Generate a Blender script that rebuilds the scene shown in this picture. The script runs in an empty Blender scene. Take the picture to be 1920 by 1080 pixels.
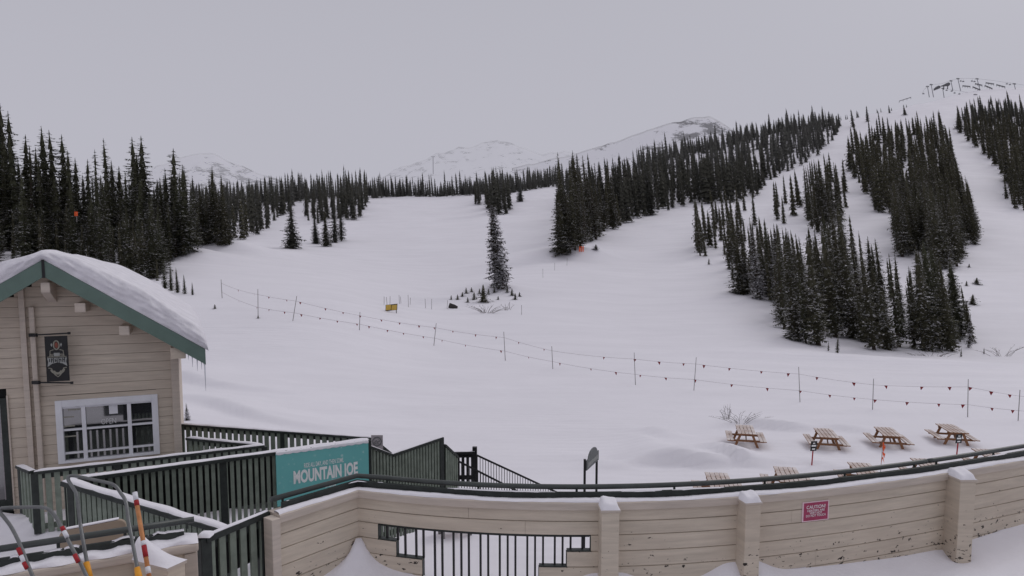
import bpy, math, random
import numpy as np
from mathutils import Vector, Matrix

sc = bpy.context.scene
COL = sc.collection
R = math.radians
rnd = random.Random(7)

# ------------------------------------------------------------------ camera
F, CX, HORIZON = 1251.0, 960.0, 520.0
PITCH = R(5.0)
SP, CP = math.sin(PITCH), math.cos(PITCH)
CY = HORIZON + F * math.tan(PITCH)
H = 7.4
cam_d = bpy.data.cameras.new("camera")
cam = bpy.data.objects.new("camera", cam_d)
COL.objects.link(cam)
cam.location = (0, 0, H)
cam.rotation_euler = (math.pi / 2 - PITCH, 0, 0)
cam_d.sensor_width = 36.0
cam_d.lens = 36.0 * F / 1920.0
cam_d.shift_y = (CY - 540.0) / 1920.0
cam_d.clip_start = 0.05
cam_d.clip_end = 12000
sc.camera = cam


def ray(px, py):
    x = (px - CX) / F
    y = (CY - py) / F
    dy = CP + y * SP
    return Vector((x / dy, 1.0, (-SP + y * CP) / dy))


def P(px, py, d):                       # point at forward distance d
    return Vector((0, 0, H)) + ray(px, py) * d


def hit(px, py, z):                     # point on the level plane z
    r = ray(px, py)
    return P(px, py, (z - H) / r.z)


def hit_v(px, py, A, n):                # point on the upright plane through A with normal n
    r = ray(px, py)
    t = (A - Vector((0, 0, H))).dot(n) / r.dot(n)
    return P(px, py, t)


def proj(p):
    rel = p - Vector((0, 0, H))
    dep = rel.y * CP - rel.z * SP
    return CX + F * rel.x / dep, CY - F * (rel.y * SP + rel.z * CP) / dep


# ------------------------------------------------------------------ materials
def new_mat(name):
    m = bpy.data.materials.new(name)
    m.use_nodes = True
    nt = m.node_tree
    b = nt.nodes["Principled BSDF"]
    return m, nt, b


def N(nt, typ, **kw):
    n = nt.nodes.new(typ)
    for k, v in kw.items():
        setattr(n, k, v)
    return n


def noise(nt, scale, detail=4, rough=0.6, coord=None, vec=None):
    n = N(nt, "ShaderNodeTexNoise")
    n.inputs["Scale"].default_value = scale
    n.inputs["Detail"].default_value = detail
    n.inputs["Roughness"].default_value = rough
    if vec is None:
        tc = N(nt, "ShaderNodeTexCoord")
        vec = tc.outputs[coord or "Object"]
    nt.links.new(vec, n.inputs["Vector"])
    return n


def ramp(nt, fac, stops):
    r = N(nt, "ShaderNodeValToRGB")
    e = r.color_ramp.elements
    while len(e) > 2:
        e.remove(e[-1])
    for i, (p, c) in enumerate(stops):
        if i >= 2:
            e.new(p)
        e[i].position = p
        e[i].color = (*c, 1) if len(c) == 3 else c
    nt.links.new(fac, r.inputs["Fac"])
    return r


def mix(nt, fac, a, b, blend="MIX"):
    m = N(nt, "ShaderNodeMix", data_type="RGBA", blend_type=blend)
    for v, s in ((fac, m.inputs[0]), (a, m.inputs[6]), (b, m.inputs[7])):
        if hasattr(v, "links") or hasattr(v, "is_linked"):
            nt.links.new(v, s)
        elif isinstance(v, (int, float)):
            s.default_value = v
        else:
            s.default_value = (*v, 1)
    return m.outputs[2]


def mathn(nt, op, a, b=None, c=None, clamp=False):
    m = N(nt, "ShaderNodeMath", operation=op)
    m.use_clamp = clamp
    for i, v in enumerate((a, b, c)):
        if v is None:
            continue
        if hasattr(v, "is_linked"):
            nt.links.new(v, m.inputs[i])
        else:
            m.inputs[i].default_value = v
    return m.outputs[0]


def bump(nt, b, height, strength=0.3, dist=0.02):
    n = N(nt, "ShaderNodeBump")
    n.inputs["Strength"].default_value = strength
    n.inputs["Distance"].default_value = dist
    nt.links.new(height, n.inputs["Height"])
    nt.links.new(n.outputs[0], b.inputs["Normal"])
    return n


def setp(b, rough=0.6, spec=0.3, metal=0.0):
    b.inputs["Roughness"].default_value = rough
    b.inputs["Specular IOR Level"].default_value = spec
    b.inputs["Metallic"].default_value = metal


def mat_flat(name, col, rough=0.6, var=0.18, scale=6.0, spec=0.3, metal=0.0, bumps=0.15):
    m, nt, b = new_mat(name)
    setp(b, rough, spec, metal)
    n = noise(nt, scale, 5, 0.65)
    lo = tuple(c * (1 - var) for c in col)
    hi = tuple(min(1, c * (1 + var)) for c in col)
    r = ramp(nt, n.outputs[0], [(0.3, lo), (0.7, hi)])
    nt.links.new(r.outputs[0], b.inputs["Base Color"])
    if bumps:
        bump(nt, b, n.outputs[0], bumps, 0.01)
    return m


M = {}


def build_materials():
    # snow
    def snow(name, sc1, sc2, d1, col=(0.825, 0.806, 0.868), lo_k=0.95):
        m, nt, b = new_mat(name)
        setp(b, 0.65, 0.2)
        n1 = noise(nt, sc1, 6, 0.62)
        n2 = noise(nt, sc2, 4, 0.6)
        lo = tuple(c * lo_k for c in col)
        r = ramp(nt, n1.outputs[0], [(0.3, lo), (0.65, col)])
        nt.links.new(r.outputs[0], b.inputs["Base Color"])
        h = mathn(nt, "ADD", n1.outputs[0], mathn(nt, "MULTIPLY", n2.outputs[0], 0.25))
        bump(nt, b, h, 0.4, d1)
        return m
    M["snow"] = snow("snow_close", 2.5, 18, 0.05)
    M["snow_old"] = snow("snow_old", 5.0, 22, 0.09, lo_k=0.80)
    # slope snow: streaky wind pack, tracks
    m, nt, b = new_mat("snow_slope")
    setp(b, 0.7, 0.15)
    tc = N(nt, "ShaderNodeTexCoord")
    mp = N(nt, "ShaderNodeMapping")
    mp.inputs["Scale"].default_value = (0.25, 1.0, 1.0)
    mp.inputs["Rotation"].default_value = (0, 0, 0.2)
    nt.links.new(tc.outputs["Object"], mp.inputs["Vector"])
    n1 = noise(nt, 0.35, 7, 0.6, vec=mp.outputs[0])
    n2 = noise(nt, 0.03, 4, 0.5)
    n3 = noise(nt, 3.0, 3, 0.6)
    r1 = ramp(nt, n1.outputs[0], [(0.32, (0.765, 0.748, 0.808)), (0.62, (0.825, 0.806, 0.868))])
    c = mix(nt, ramp(nt, n2.outputs[0], [(0.35, (0, 0, 0)), (0.65, (1, 1, 1))]).outputs[0], r1.outputs[0],
            mix(nt, 0.5, r1.outputs[0], (0.78, 0.762, 0.82)))
    nt.links.new(c, b.inputs["Base Color"])
    # groomed corduroy and ski tracks, in patches
    wv = N(nt, "ShaderNodeTexWave", wave_type="BANDS", bands_direction="Y")
    wv.inputs["Scale"].default_value = 0.55
    wv.inputs["Distortion"].default_value = 3.5
    wv.inputs["Detail"].default_value = 4
    wv.inputs["Detail Scale"].default_value = 0.25
    nt.links.new(mp.outputs[0], wv.inputs["Vector"])
    pm = ramp(nt, noise(nt, 0.045, 3, 0.5).outputs[0], [(0.45, (0, 0, 0)), (0.62, (1, 1, 1))])
    trk = mathn(nt, "MULTIPLY", wv.outputs["Fac"], pm.outputs[0])
    c = mix(nt, mathn(nt, "MULTIPLY", trk, 0.5), c, (0.755, 0.737, 0.795))
    nt.links.new(c, b.inputs["Base Color"])
    h = mathn(nt, "ADD", mathn(nt, "MULTIPLY", n1.outputs[0], 0.5), mathn(nt, "MULTIPLY", n3.outputs[0], 0.12))
    h = mathn(nt, "ADD", h, mathn(nt, "MULTIPLY", trk, 0.26))
    bump(nt, b, h, 0.55, 0.14)
    M["slope"] = m
    # mountain: snow with rock bands
    m, nt, b = new_mat("mountain_snow_rock")
    setp(b, 0.9, 0.05)
    tc = N(nt, "ShaderNodeTexCoord")
    mp = N(nt, "ShaderNodeMapping")
    mp.inputs["Scale"].default_value = (1.0, 1.0, 2.2)
    mp.inputs["Rotation"].default_value = (0.2, 0.5, 0.1)
    nt.links.new(tc.outputs["Object"], mp.inputs["Vector"])
    n1 = noise(nt, 0.022, 9, 0.72, vec=mp.outputs[0])
    n2 = noise(nt, 0.0028, 3, 0.5)
    s = mathn(nt, "ADD", n1.outputs[0], mathn(nt, "MULTIPLY", n2.outputs[0], 0.55))
    r = ramp(nt, s, [(0.0, (0, 0, 0)), (0.775, (0, 0, 0)), (0.85, (1, 1, 1))])
    c = mix(nt, r.outputs[0], (0.82, 0.81, 0.85), (0.07, 0.065, 0.07))
    nt.links.new(c, b.inputs["Base Color"])
    M["mountain"] = m

    # foliage
    def foliage(name, dark, light, snow_lo, snow_hi, nscale, tint=(0.6, 0.6, 0.64)):
        m, nt, b = new_mat(name)
        setp(b, 0.8, 0.1)
        oi = N(nt, "ShaderNodeObjectInfo")
        geo = N(nt, "ShaderNodeNewGeometry")
        n1 = noise(nt, nscale, 3, 0.6, vec=geo.outputs["Position"])
        n2 = noise(nt, nscale * 0.33, 2, 0.5, vec=geo.outputs["Position"])
        base = mix(nt, n1.outputs[0], dark, light)
        base = mix(nt, mathn(nt, "MULTIPLY", oi.outputs["Random"], 0.5), base, tuple(0.5 * (a + c) for a, c in zip(dark, (0.055, 0.045, 0.03))))
        sep = N(nt, "ShaderNodeSeparateXYZ")
        nt.links.new(geo.outputs["Normal"], sep.inputs[0])
        up = mathn(nt, "ABSOLUTE", sep.outputs[2])
        n3 = noise(nt, nscale * 2.3, 2, 0.5, vec=geo.outputs["Position"])
        s = mathn(nt, "MULTIPLY", mathn(nt, "MULTIPLY_ADD", n2.outputs[0], 0.25, mathn(nt, "MULTIPLY", n3.outputs[0], 0.75)), mathn(nt, "MULTIPLY_ADD", up, 0.55, 0.45))
        r = ramp(nt, s, [(snow_lo, (0, 0, 0)), (snow_hi, (1, 1, 1))])
        nt.links.new(mix(nt, r.outputs[0], base, tint), b.inputs["Base Color"])
        return m
    M["leaf"] = foliage("spruce_needles", (0.036, 0.037, 0.025), (0.135, 0.128, 0.088), 0.535, 0.56, 1.3, (0.72, 0.71, 0.74))
    M["leaf_snowy"] = foliage("spruce_needles_snowy", (0.026, 0.024, 0.02), (0.085, 0.075, 0.055), 0.45, 0.48, 1.6, (0.72, 0.71, 0.75))
    M["leaf_left"] = foliage("spruce_needles_deep", (0.032, 0.036, 0.024), (0.125, 0.128, 0.082), 0.545, 0.57, 1.2, (0.7, 0.69, 0.72))
    M["leaf_far"] = foliage("spruce_needles_hazed", (0.056, 0.058, 0.050), (0.13, 0.13, 0.113), 0.56, 0.63, 0.6, (0.5, 0.5, 0.53))  # greyed and lightened: distance haze put into the needle colour
    M["leaf_haze"] = foliage("spruce_needles_hazed_far", (0.11, 0.112, 0.106), (0.19, 0.19, 0.183), 0.60, 0.68, 0.5, (0.5, 0.5, 0.53))  # paler still, thicker haze painted into the colour
    M["bark"] = mat_flat("bark", (0.055, 0.042, 0.034), 0.9, 0.35, 8)
    M["twig"] = mat_flat("twig", (0.10, 0.085, 0.08), 0.9, 0.3, 20)

    # painted boards: tan with streaks, grime and chips near the foot
    def boards(name, col, chips, zlo, zhi):
        m, nt, b = new_mat(name)
        setp(b, 0.62, 0.25)
        geo = N(nt, "ShaderNodeNewGeometry")
        mp = N(nt, "ShaderNodeMapping")
        mp.inputs["Scale"].default_value = (1.2, 1.2, 14)
        nt.links.new(geo.outputs["Position"], mp.inputs["Vector"])
        n1 = noise(nt, 1.5, 6, 0.65, vec=mp.outputs[0])
        n2 = noise(nt, 0.9, 4, 0.6, vec=geo.outputs["Position"])
        r = ramp(nt, n1.outputs[0], [(0.3, tuple(c * 0.80 for c in col)), (0.7, tuple(c * 1.08 for c in col))])
        c2 = mix(nt, mathn(nt, "MULTIPLY", ramp(nt, n2.outputs[0], [(0.35, (0, 0, 0)), (0.75, (1, 1, 1))]).outputs[0], 0.42), r.outputs[0], (col[0] * 0.74, col[1] * 0.68, col[2] * 0.66))
        if chips:
            mp2 = N(nt, "ShaderNodeMapping")
            mp2.inputs["Scale"].default_value = (1, 1, 2.0)
            nt.links.new(geo.outputs["Position"], mp2.inputs["Vector"])
            n3 = noise(nt, 13, 3, 0.6, vec=mp2.outputs[0])
            n4 = noise(nt, 2.2, 2, 0.5, vec=geo.outputs["Position"])
            sep = N(nt, "ShaderNodeSeparateXYZ")
            nt.links.new(geo.outputs["Position"], sep.inputs[0])
            mr = N(nt, "ShaderNodeMapRange")
            mr.inputs["From Min"].default_value = zlo
            mr.inputs["From Max"].default_value = zhi
            mr.inputs["To Min"].default_value = 0.13
            mr.inputs["To Max"].default_value = -0.01
            nt.links.new(sep.outputs[2], mr.inputs["Value"])
            s = mathn(nt, "ADD", mathn(nt, "MULTIPLY_ADD", n4.outputs[0], 0.14, n3.outputs[0]), mr.outputs[0])
            rr = ramp(nt, s, [(0.0, (0, 0, 0)), (0.795, (0, 0, 0)), (0.82, (1, 1, 1))])
            c2 = mix(nt, rr.outputs[0], c2, (0.035, 0.028, 0.026))
        nt.links.new(c2, b.inputs["Base Color"])
        bump(nt, b, n1.outputs[0], 0.25, 0.004)
        return m
    M["tan_wall"] = boards("tan_painted_boards", (0.63, 0.555, 0.465), True, 4.3, 5.0)
    M["tan"] = boards("tan_siding", (0.62, 0.545, 0.465), False, 0, 1)
    M["tan_cap"] = boards("tan_cap", (0.60, 0.53, 0.47), False, 0, 1)
    M["green"] = mat_flat("dark_green_paint", (0.195, 0.228, 0.192), 0.65, 0.22, 7)
    M["green_deep"] = mat_flat("dark_green_rail", (0.030, 0.036, 0.034), 0.5, 0.3, 9)
    M["fascia"] = mat_flat("green_fascia", (0.125, 0.185, 0.162), 0.55, 0.10, 3)
    M["white"] = mat_flat("white_paint", (0.74, 0.745, 0.80), 0.5, 0.06, 5)
    M["black"] = mat_flat("black_metal", (0.012, 0.012, 0.014), 0.5, 0.3, 9, 0.4)
    M["pipe"] = mat_flat("painted_pipe", (0.045, 0.053, 0.052), 0.4, 0.2, 6, 0.5)
    M["steel"] = mat_flat("grey_tube", (0.16, 0.165, 0.17), 0.35, 0.2, 12, 0.5, 0.6)
    M["red"] = mat_flat("red_tape", (0.36, 0.022, 0.03), 0.6, 0.2, 20)
    M["flag"] = mat_flat("red_pennant", (0.20, 0.012, 0.018), 0.7, 0.2, 5)
    M["yellow"] = mat_flat("yellow_plastic", (0.75, 0.33, 0.03), 0.45, 0.12, 10)
    M["pole_wood"] = mat_flat("orange_wood", (0.55, 0.24, 0.10), 0.6, 0.25, 14)
    M["orange"] = mat_flat("orange_plastic", (0.95, 0.13, 0.03), 0.6, 0.15, 10)
    M["pad"] = mat_flat("yellow_pad", (0.55, 0.37, 0.08), 0.7, 0.15, 4)
    M["grey_pole"] = mat_flat("weathered_pole", (0.22, 0.21, 0.21), 0.8, 0.3, 8)
    M["rope"] = mat_flat("rope", (0.40, 0.37, 0.39), 0.9, 0.2, 20)
    M["grey_sign"] = mat_flat("grey_sign", (0.13, 0.14, 0.145), 0.6, 0.15, 5)
    M["grey_light"] = mat_flat("grey_lettering", (0.33, 0.34, 0.335), 0.6, 0.1, 8)
    M["lift"] = mat_flat("lift_steel", (0.24, 0.24, 0.26), 0.6, 0.2, 1)  # both lift greys lightened, ridge haze put into the colour
    M["lift_dark"] = mat_flat("lift_dark", (0.13, 0.13, 0.14), 0.6, 0.3, 1)
    M["tan_panel"] = mat_flat("tan_panel", (0.36, 0.285, 0.22), 0.5, 0.08, 3)
    M["rock"] = mat_flat("dark_rock", (0.045, 0.042, 0.042), 0.9, 0.4, 6)
    M["dim"] = mat_flat("dark_interior", (0.012, 0.013, 0.014), 0.8, 0.3, 3)
    M["ice"] = mat_flat("ice", (0.62, 0.64, 0.70), 0.15, 0.1, 8, 0.6)
    # teal board with painted snow flecks
    m, nt, b = new_mat("teal_sign")
    setp(b, 0.45, 0.35)
    n = noise(nt, 3.0, 3, 0.5)
    v = N(nt, "ShaderNodeTexVoronoi")
    v.inputs["Scale"].default_value = 9.0
    v.inputs["Randomness"].default_value = 1.0
    tc = N(nt, "ShaderNodeTexCoord")
    nt.links.new(tc.outputs["Object"], v.inputs["Vector"])
    base = mix(nt, n.outputs[0], (0.14, 0.45, 0.46), (0.195, 0.54, 0.53))
    r = ramp(nt, v.outputs["Distance"], [(0.0, (1, 1, 1)), (0.17, (0.7, 0.7, 0.7)), (0.26, (0, 0, 0))])
    g = mathn(nt, "MULTIPLY", r.outputs[0], ramp(nt, noise(nt, 4.0, 2).outputs[0], [(0.46, (0, 0, 0)), (0.60, (0.75, 0.75, 0.75))]).outputs[0])
    nt.links.new(mix(nt, g, base, (0.60, 0.74, 0.75)), b.inputs["Base Color"])
    M["teal"] = m
    M["letter"] = mat_flat("white_lettering", (0.85, 0.87, 0.88), 0.5, 0.04, 8, bumps=0)
    M["letter_dim"] = mat_flat("pale_grey_lettering", (0.62, 0.62, 0.64), 0.6, 0.05, 8, bumps=0)
    M["magenta"] = mat_flat("crimson_sign", (0.36, 0.05, 0.115), 0.45, 0.14, 14)
    M["pinkish"] = mat_flat("pale_pink_print", (0.80, 0.62, 0.68), 0.5, 0.06, 30, bumps=0)
    M["rust"] = mat_flat("rust_print", (0.22, 0.07, 0.05), 0.6, 0.2, 30, bumps=0)
    M["khaki"] = mat_flat("khaki_print", (0.30, 0.29, 0.25), 0.6, 0.2, 30, bumps=0)
    # glass: dark pane that mirrors what stands before it
    m, nt, b = new_mat("window_glass")
    setp(b, 0.03, 1.0)
    b.inputs["IOR"].default_value = 2.1
    n = noise(nt, 1.2, 2)
    nt.links.new(ramp(nt, n.outputs[0], [(0.3, (0.012, 0.013, 0.016)), (0.7, (0.03, 0.032, 0.038))]).outputs[0], b.inputs["Base Color"])
    bump(nt, b, n.outputs[0], 0.02, 0.01)
    M["glass"] = m

    # weathered picnic timber, dusted with snow on upward faces
    def timber(name, dust):
        m, nt, b = new_mat(name)
        setp(b, 0.75, 0.2)
        tc = N(nt, "ShaderNodeTexCoord")
        mp = N(nt, "ShaderNodeMapping")
        mp.inputs["Scale"].default_value = (9, 1.0, 9)
        nt.links.new(tc.outputs["Object"], mp.inputs["Vector"])
        n1 = noise(nt, 2.0, 5, 0.65, vec=mp.outputs[0])
        c = ramp(nt, n1.outputs[0], [(0.3, (0.18, 0.085, 0.045)), (0.7, (0.36, 0.195, 0.11))]).outputs[0]
        geo = N(nt, "ShaderNodeNewGeometry")
        sep = N(nt, "ShaderNodeSeparateXYZ")
        nt.links.new(geo.outputs["Normal"], sep.inputs[0])
        n2 = noise(nt, 1.6, 4, 0.6)
        up = ramp(nt, sep.outputs[2], [(0.6, (0, 0, 0)), (0.9, (1, 1, 1))]).outputs[0]
        pat = ramp(nt, n2.outputs[0], [(0.30, (0.35, 0.35, 0.35)), (0.62, (1, 1, 1))]).outputs[0]
        f = mathn(nt, "MULTIPLY", mathn(nt, "MULTIPLY", up, pat), dust)
        nt.links.new(mix(nt, f, c, (0.74, 0.69, 0.69)), b.inputs["Base Color"])
        bump(nt, b, n1.outputs[0], 0.3, 0.004)
        return m
    M["timber"] = timber("picnic_timber", 0.95)
    M["timber_frame"] = timber("picnic_timber_frame", 0.35)


build_materials()


# ------------------------------------------------------------------ mesh helpers
class MB:
    def __init__(self):
        self.v, self.f = [], []

    def add(self, vs, fs):
        o = len(self.v)
        self.v += [tuple(x) for x in vs]
        self.f += [tuple(i + o for i in f) for f in fs]

    def obox(self, c, ax, ay, az):       # centre and half axes
        c, ax, ay, az = map(Vector, (c, ax, ay, az))
        vs = [c + ax * i + ay * j + az * k for k in (-1, 1) for j in (-1, 1) for i in (-1, 1)]
        fs = [(0, 2, 3, 1), (4, 5, 7, 6), (0, 1, 5, 4), (2, 6, 7, 3), (0, 4, 6, 2), (1, 3, 7, 5)]
        if ax.cross(ay).dot(az) < 0:
            fs = [f[::-1] for f in fs]
        self.add(vs, fs)

    def box(self, lo, hi):
        lo, hi = Vector(lo), Vector(hi)
        h = (hi - lo) / 2
        self.obox((lo + hi) / 2, (h.x, 0, 0), (0, h.y, 0), (0, 0, h.z))

    def beam(self, a, b, w, h, up=(0, 0, 1), base=0.0):   # bar from a to b, w across, h along up; base lifts
        a, b, up = Vector(a), Vector(b), Vector(up)
        d = (b - a)
        L = d.length
        d.normalize()
        s = d.cross(up).normalized()
        u = s.cross(d).normalized()
        self.obox((a + b) / 2 + u * base, d * L / 2, s * w / 2, u * h / 2)

    def tube(self, pts, r, n=8, cap=True):
        pts = [Vector(p) for p in pts]
        rs = r if isinstance(r, (list, tuple)) else [r] * len(pts)
        o = len(self.v)
        prev = None
        for i, p in enumerate(pts):
            t = (pts[min(i + 1, len(pts) - 1)] - pts[max(i - 1, 0)]).normalized()
            if prev is None:
                a = Vector((0, 0, 1)) if abs(t.z) < 0.9 else Vector((1, 0, 0))
                s = t.cross(a).normalized()
            else:
                s = (prev - t * prev.dot(t)).normalized()
            prev = s
            u = t.cross(s)
            for k in range(n):
                an = 2 * math.pi * k / n
                self.v.append(tuple(p + (s * math.cos(an) + u * math.sin(an)) * rs[i]))
        for i in range(len(pts) - 1):
            for k in range(n):
                k2 = (k + 1) % n
                self.f.append((o + i * n + k, o + i * n + k2, o + (i + 1) * n + k2, o + (i + 1) * n + k))
        if cap:
            self.f.append(tuple(o + k for k in range(n))[::-1])
            self.f.append(tuple(o + (len(pts) - 1) * n + k for k in range(n)))

    def sweep(self, path, prof, up=(0, 0, 1), closed_ends=True):
        # prof: list of (side, up) about the path; side = to the outer (far) side
        path = [Vector(p) for p in path]
        n = len(prof)
        o = len(self.v)
        for i, p in enumerate(path):
            t0 = (path[i] - path[i - 1]).normalized() if i else None
            t1 = (path[i + 1] - path[i]).normalized() if i < len(path) - 1 else None
            if t0 is None:
                t0 = t1
            if t1 is None:
                t1 = t0
            n0 = Vector((-t0.y, t0.x, 0)).normalized()
            n1 = Vector((-t1.y, t1.x, 0)).normalized()
            m = (n0 + n1)
            m = m / max(0.25, m.length_squared) * 2 if m.length_squared > 1e-6 else n0
            for s, u in prof:
                self.v.append(tuple(p + m * s + Vector((0, 0, u))))
        for i in range(len(path) - 1):
            for k in range(n):
                k2 = (k + 1) % n
                self.f.append((o + i * n + k, o + (i + 1) * n + k, o + (i + 1) * n + k2, o + i * n + k2))
        if closed_ends:
            self.f.append(tuple(o + k for k in range(n)))
            self.f.append(tuple(o + (len(path) - 1) * n + k for k in range(n))[::-1])

    def prism(self, pts, off):            # polygon extruded by vector
        pts = [Vector(p) for p in pts]
        off = Vector(off)
        n = len(pts)
        vs = pts + [p + off for p in pts]
        nrm = sum(((pts[i].cross(pts[(i + 1) % n])) for i in range(n)), Vector())
        fs = [tuple(range(n))[::-1], tuple(range(n, 2 * n))] + [(i, (i + 1) % n, n + (i + 1) % n, n + i) for i in range(n)]
        if nrm.dot(off) < 0:
            fs = [f[::-1] for f in fs]
        self.add(vs, fs)


def world_off(o):
    v = Vector()
    while o is not None:
        v += Vector(o.location)
        o = o.parent
    return v


def obj(name, mb, mat, parent=None, origin=None, smooth=False, bevel=0.0):
    me = bpy.data.meshes.new(name)
    off = world_off(parent)
    if origin is not None:
        off = Vector(origin)
    me.from_pydata([tuple(Vector(v) - off) for v in mb.v], [], mb.f)
    me.materials.append(M[mat] if isinstance(mat, str) else mat)
    if smooth:
        me.polygons.foreach_set("use_smooth", [True] * len(me.polygons))
    me.update()
    o = bpy.data.objects.new(name, me)
    COL.objects.link(o)
    if parent is not None:
        o.parent = parent
    if origin is not None and parent is None:
        o.location = origin
    if bevel:
        bv = o.modifiers.new("bevel", "BEVEL")
        bv.width = bevel
        bv.segments = 2
        bv.limit_method = "ANGLE"
    return o


def tag(o, label=None, cat=None, group=None, kind=None):
    if label:
        o["label"] = label
    if cat:
        o["category"] = cat
    if group:
        o["group"] = group
    if kind:
        o["kind"] = kind
    return o


def thing(name, label, cat, loc, group=None):
    o = bpy.data.objects.new(name, None)
    o.empty_display_size = 0.2
    COL.objects.link(o)
    o.location = loc
    return tag(o, label, cat, group, "thing" if name.endswith("wall") else None)


def dup(root, loc, rotz=None, label=None):
    r = root.copy()
    COL.objects.link(r)
    r.location = loc
    if rotz is not None:
        r.rotation_euler.z = rotz
    if label:
        r["label"] = label
    for ch in list(root.children):
        c = ch.copy()
        COL.objects.link(c)
        c.parent = r
        for g in list(ch.children):
            e = g.copy()
            COL.objects.link(e)
            e.parent = c
    return r


def text_mb(mb, txt, origin, ux, uy, size, weight=0.0, align="CENTER", depth=0.004, maxw=None):
    """Lettering in the plane spanned by ux, uy (unit vectors); depth towards the viewer along ux x uy."""
    cu = bpy.data.curves.new("lettering", "FONT")
    cu.body = txt
    cu.size = 1.0
    cu.align_x = align
    cu.align_y = "CENTER"
    cu.offset = weight
    cu.resolution_u = 3
    o = bpy.data.objects.new("lettering", cu)
    COL.objects.link(o)
    bpy.context.view_layer.update()
    dg = bpy.context.evaluated_depsgraph_get()
    me = bpy.data.meshes.new_from_object(o.evaluated_get(dg))
    xs = [v.co.x for v in me.vertices]
    w = (max(xs) - min(xs)) if xs else 1
    kx = size
    if maxw:
        kx = maxw / w
    nrm = Vector(ux).cross(Vector(uy))
    vs = [Vector(origin) + Vector(ux) * v.co.x * kx + Vector(uy) * v.co.y * size + nrm * depth for v in me.vertices]
    mb.add(vs, [tuple(p.vertices) for p in me.polygons])
    bpy.data.objects.remove(o)
    bpy.data.curves.remove(cu)
    bpy.data.meshes.remove(me)


# cheap value noise for terrain
_prm = np.random.RandomState(3).rand(256, 256)


def vnoise(x, y):
    xi, yi = np.floor(x).astype(int), np.floor(y).astype(int)
    fx, fy = x - xi, y - yi
    fx, fy = fx * fx * (3 - 2 * fx), fy * fy * (3 - 2 * fy)
    g = lambda a, b: _prm[a % 256, b % 256]
    return (g(xi, yi) * (1 - fx) + g(xi + 1, yi) * fx) * (1 - fy) + (g(xi, yi + 1) * (1 - fx) + g(xi + 1, yi + 1) * fx) * fy - 0.5


def fbm(x, y, oct=4):
    s, a = 0, 1.0
    for k in range(oct):
        s = s + a * vnoise(x * 2 ** k + 17.3 * k, y * 2 ** k + 5.1 * k)
        a *= 0.5
    return s


def grid_mesh(name, V, mat, smooth=True):
    """V: (rows, cols, 3) array to a sheet."""
    r, c = V.shape[:2]
    me = bpy.data.meshes.new(name)
    idx = np.arange(r * c).reshape(r, c)
    q = np.stack([idx[:-1, :-1], idx[:-1, 1:], idx[1:, 1:], idx[1:, :-1]], -1).reshape(-1, 4)
    me.vertices.add(r * c)
    me.vertices.foreach_set("co", V.reshape(-1).astype(np.float32))
    me.loops.add(q.size)
    me.loops.foreach_set("vertex_index", q.reshape(-1).astype(np.int32))
    me.polygons.add(len(q))
    me.polygons.foreach_set("loop_start", np.arange(0, q.size, 4, dtype=np.int32))
    me.update(calc_edges=True)
    me.polygons.foreach_set("use_smooth", [smooth] * len(q))
    me.materials.append(M[mat])
    o = bpy.data.objects.new(name, me)
    COL.objects.link(o)
    return o


# ------------------------------------------------------------------ light
def build_light():
    w = bpy.data.worlds.new("World")
    sc.world = w
    w.use_nodes = True
    nt = w.node_tree
    bg = nt.nodes["Background"]
    sky = N(nt, "ShaderNodeTexSky", sky_type="NISHITA")
    sky.sun_disc = False
    sky.sun_elevation = R(38)
    sky.sun_rotation = R(48)
    sky.air_density = 2.0
    sky.dust_density = 6.0
    hs = N(nt, "ShaderNodeHueSaturation")
    hs.inputs["Saturation"].default_value = 0.10
    nt.links.new(sky.outputs[0], hs.inputs["Color"])
    # closed overcast layer: grey, paler to the horizon; unseen zenith brightened to light the scene
    tc = N(nt, "ShaderNodeTexCoord")
    sep = N(nt, "ShaderNodeSeparateXYZ")
    nt.links.new(tc.outputs["Generated"], sep.inputs[0])
    n = noise(nt, 1.6, 4, 0.55, vec=tc.outputs["Generated"])
    g = ramp(nt, sep.outputs[2], [(0.0, (4.5, 4.42, 4.85)), (0.16, (4.3, 4.28, 4.78)), (0.37, (3.95, 3.95, 4.45)), (0.62, (5.3, 5.25, 5.6)), (1.0, (5.9, 5.8, 6.2))])
    cl = mix(nt, mathn(nt, "MULTIPLY", ramp(nt, n.outputs[0], [(0.35, (0, 0, 0)), (0.7, (1, 1, 1))]).outputs[0], 0.22), g.outputs[0], mix(nt, 0.22, g.outputs[0], (3.0, 3.0, 3.3)))
    nt.links.new(mix(nt, 0.93, hs.outputs[0], cl), bg.inputs["Color"])
    bg.inputs["Strength"].default_value = 0.107
    sd = bpy.data.lights.new("sun", "SUN")
    sd.energy = 0.50
    sd.angle = R(22)
    sd.color = (1.0, 0.97, 0.94)
    so = bpy.data.objects.new("sun", sd)
    COL.objects.link(so)
    so.rotation_euler = (R(52), 0, R(132))
    sc.view_settings.view_transform = "Standard"
    sc.view_settings.look = "None"
    sc.view_settings.exposure = 0
    sc.cycles.max_bounces = 6
    sc.cycles.diffuse_bounces = 4
    sc.cycles.transparent_max_bounces = 8
    sc.cycles.use_denoising = True


build_light()

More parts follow.
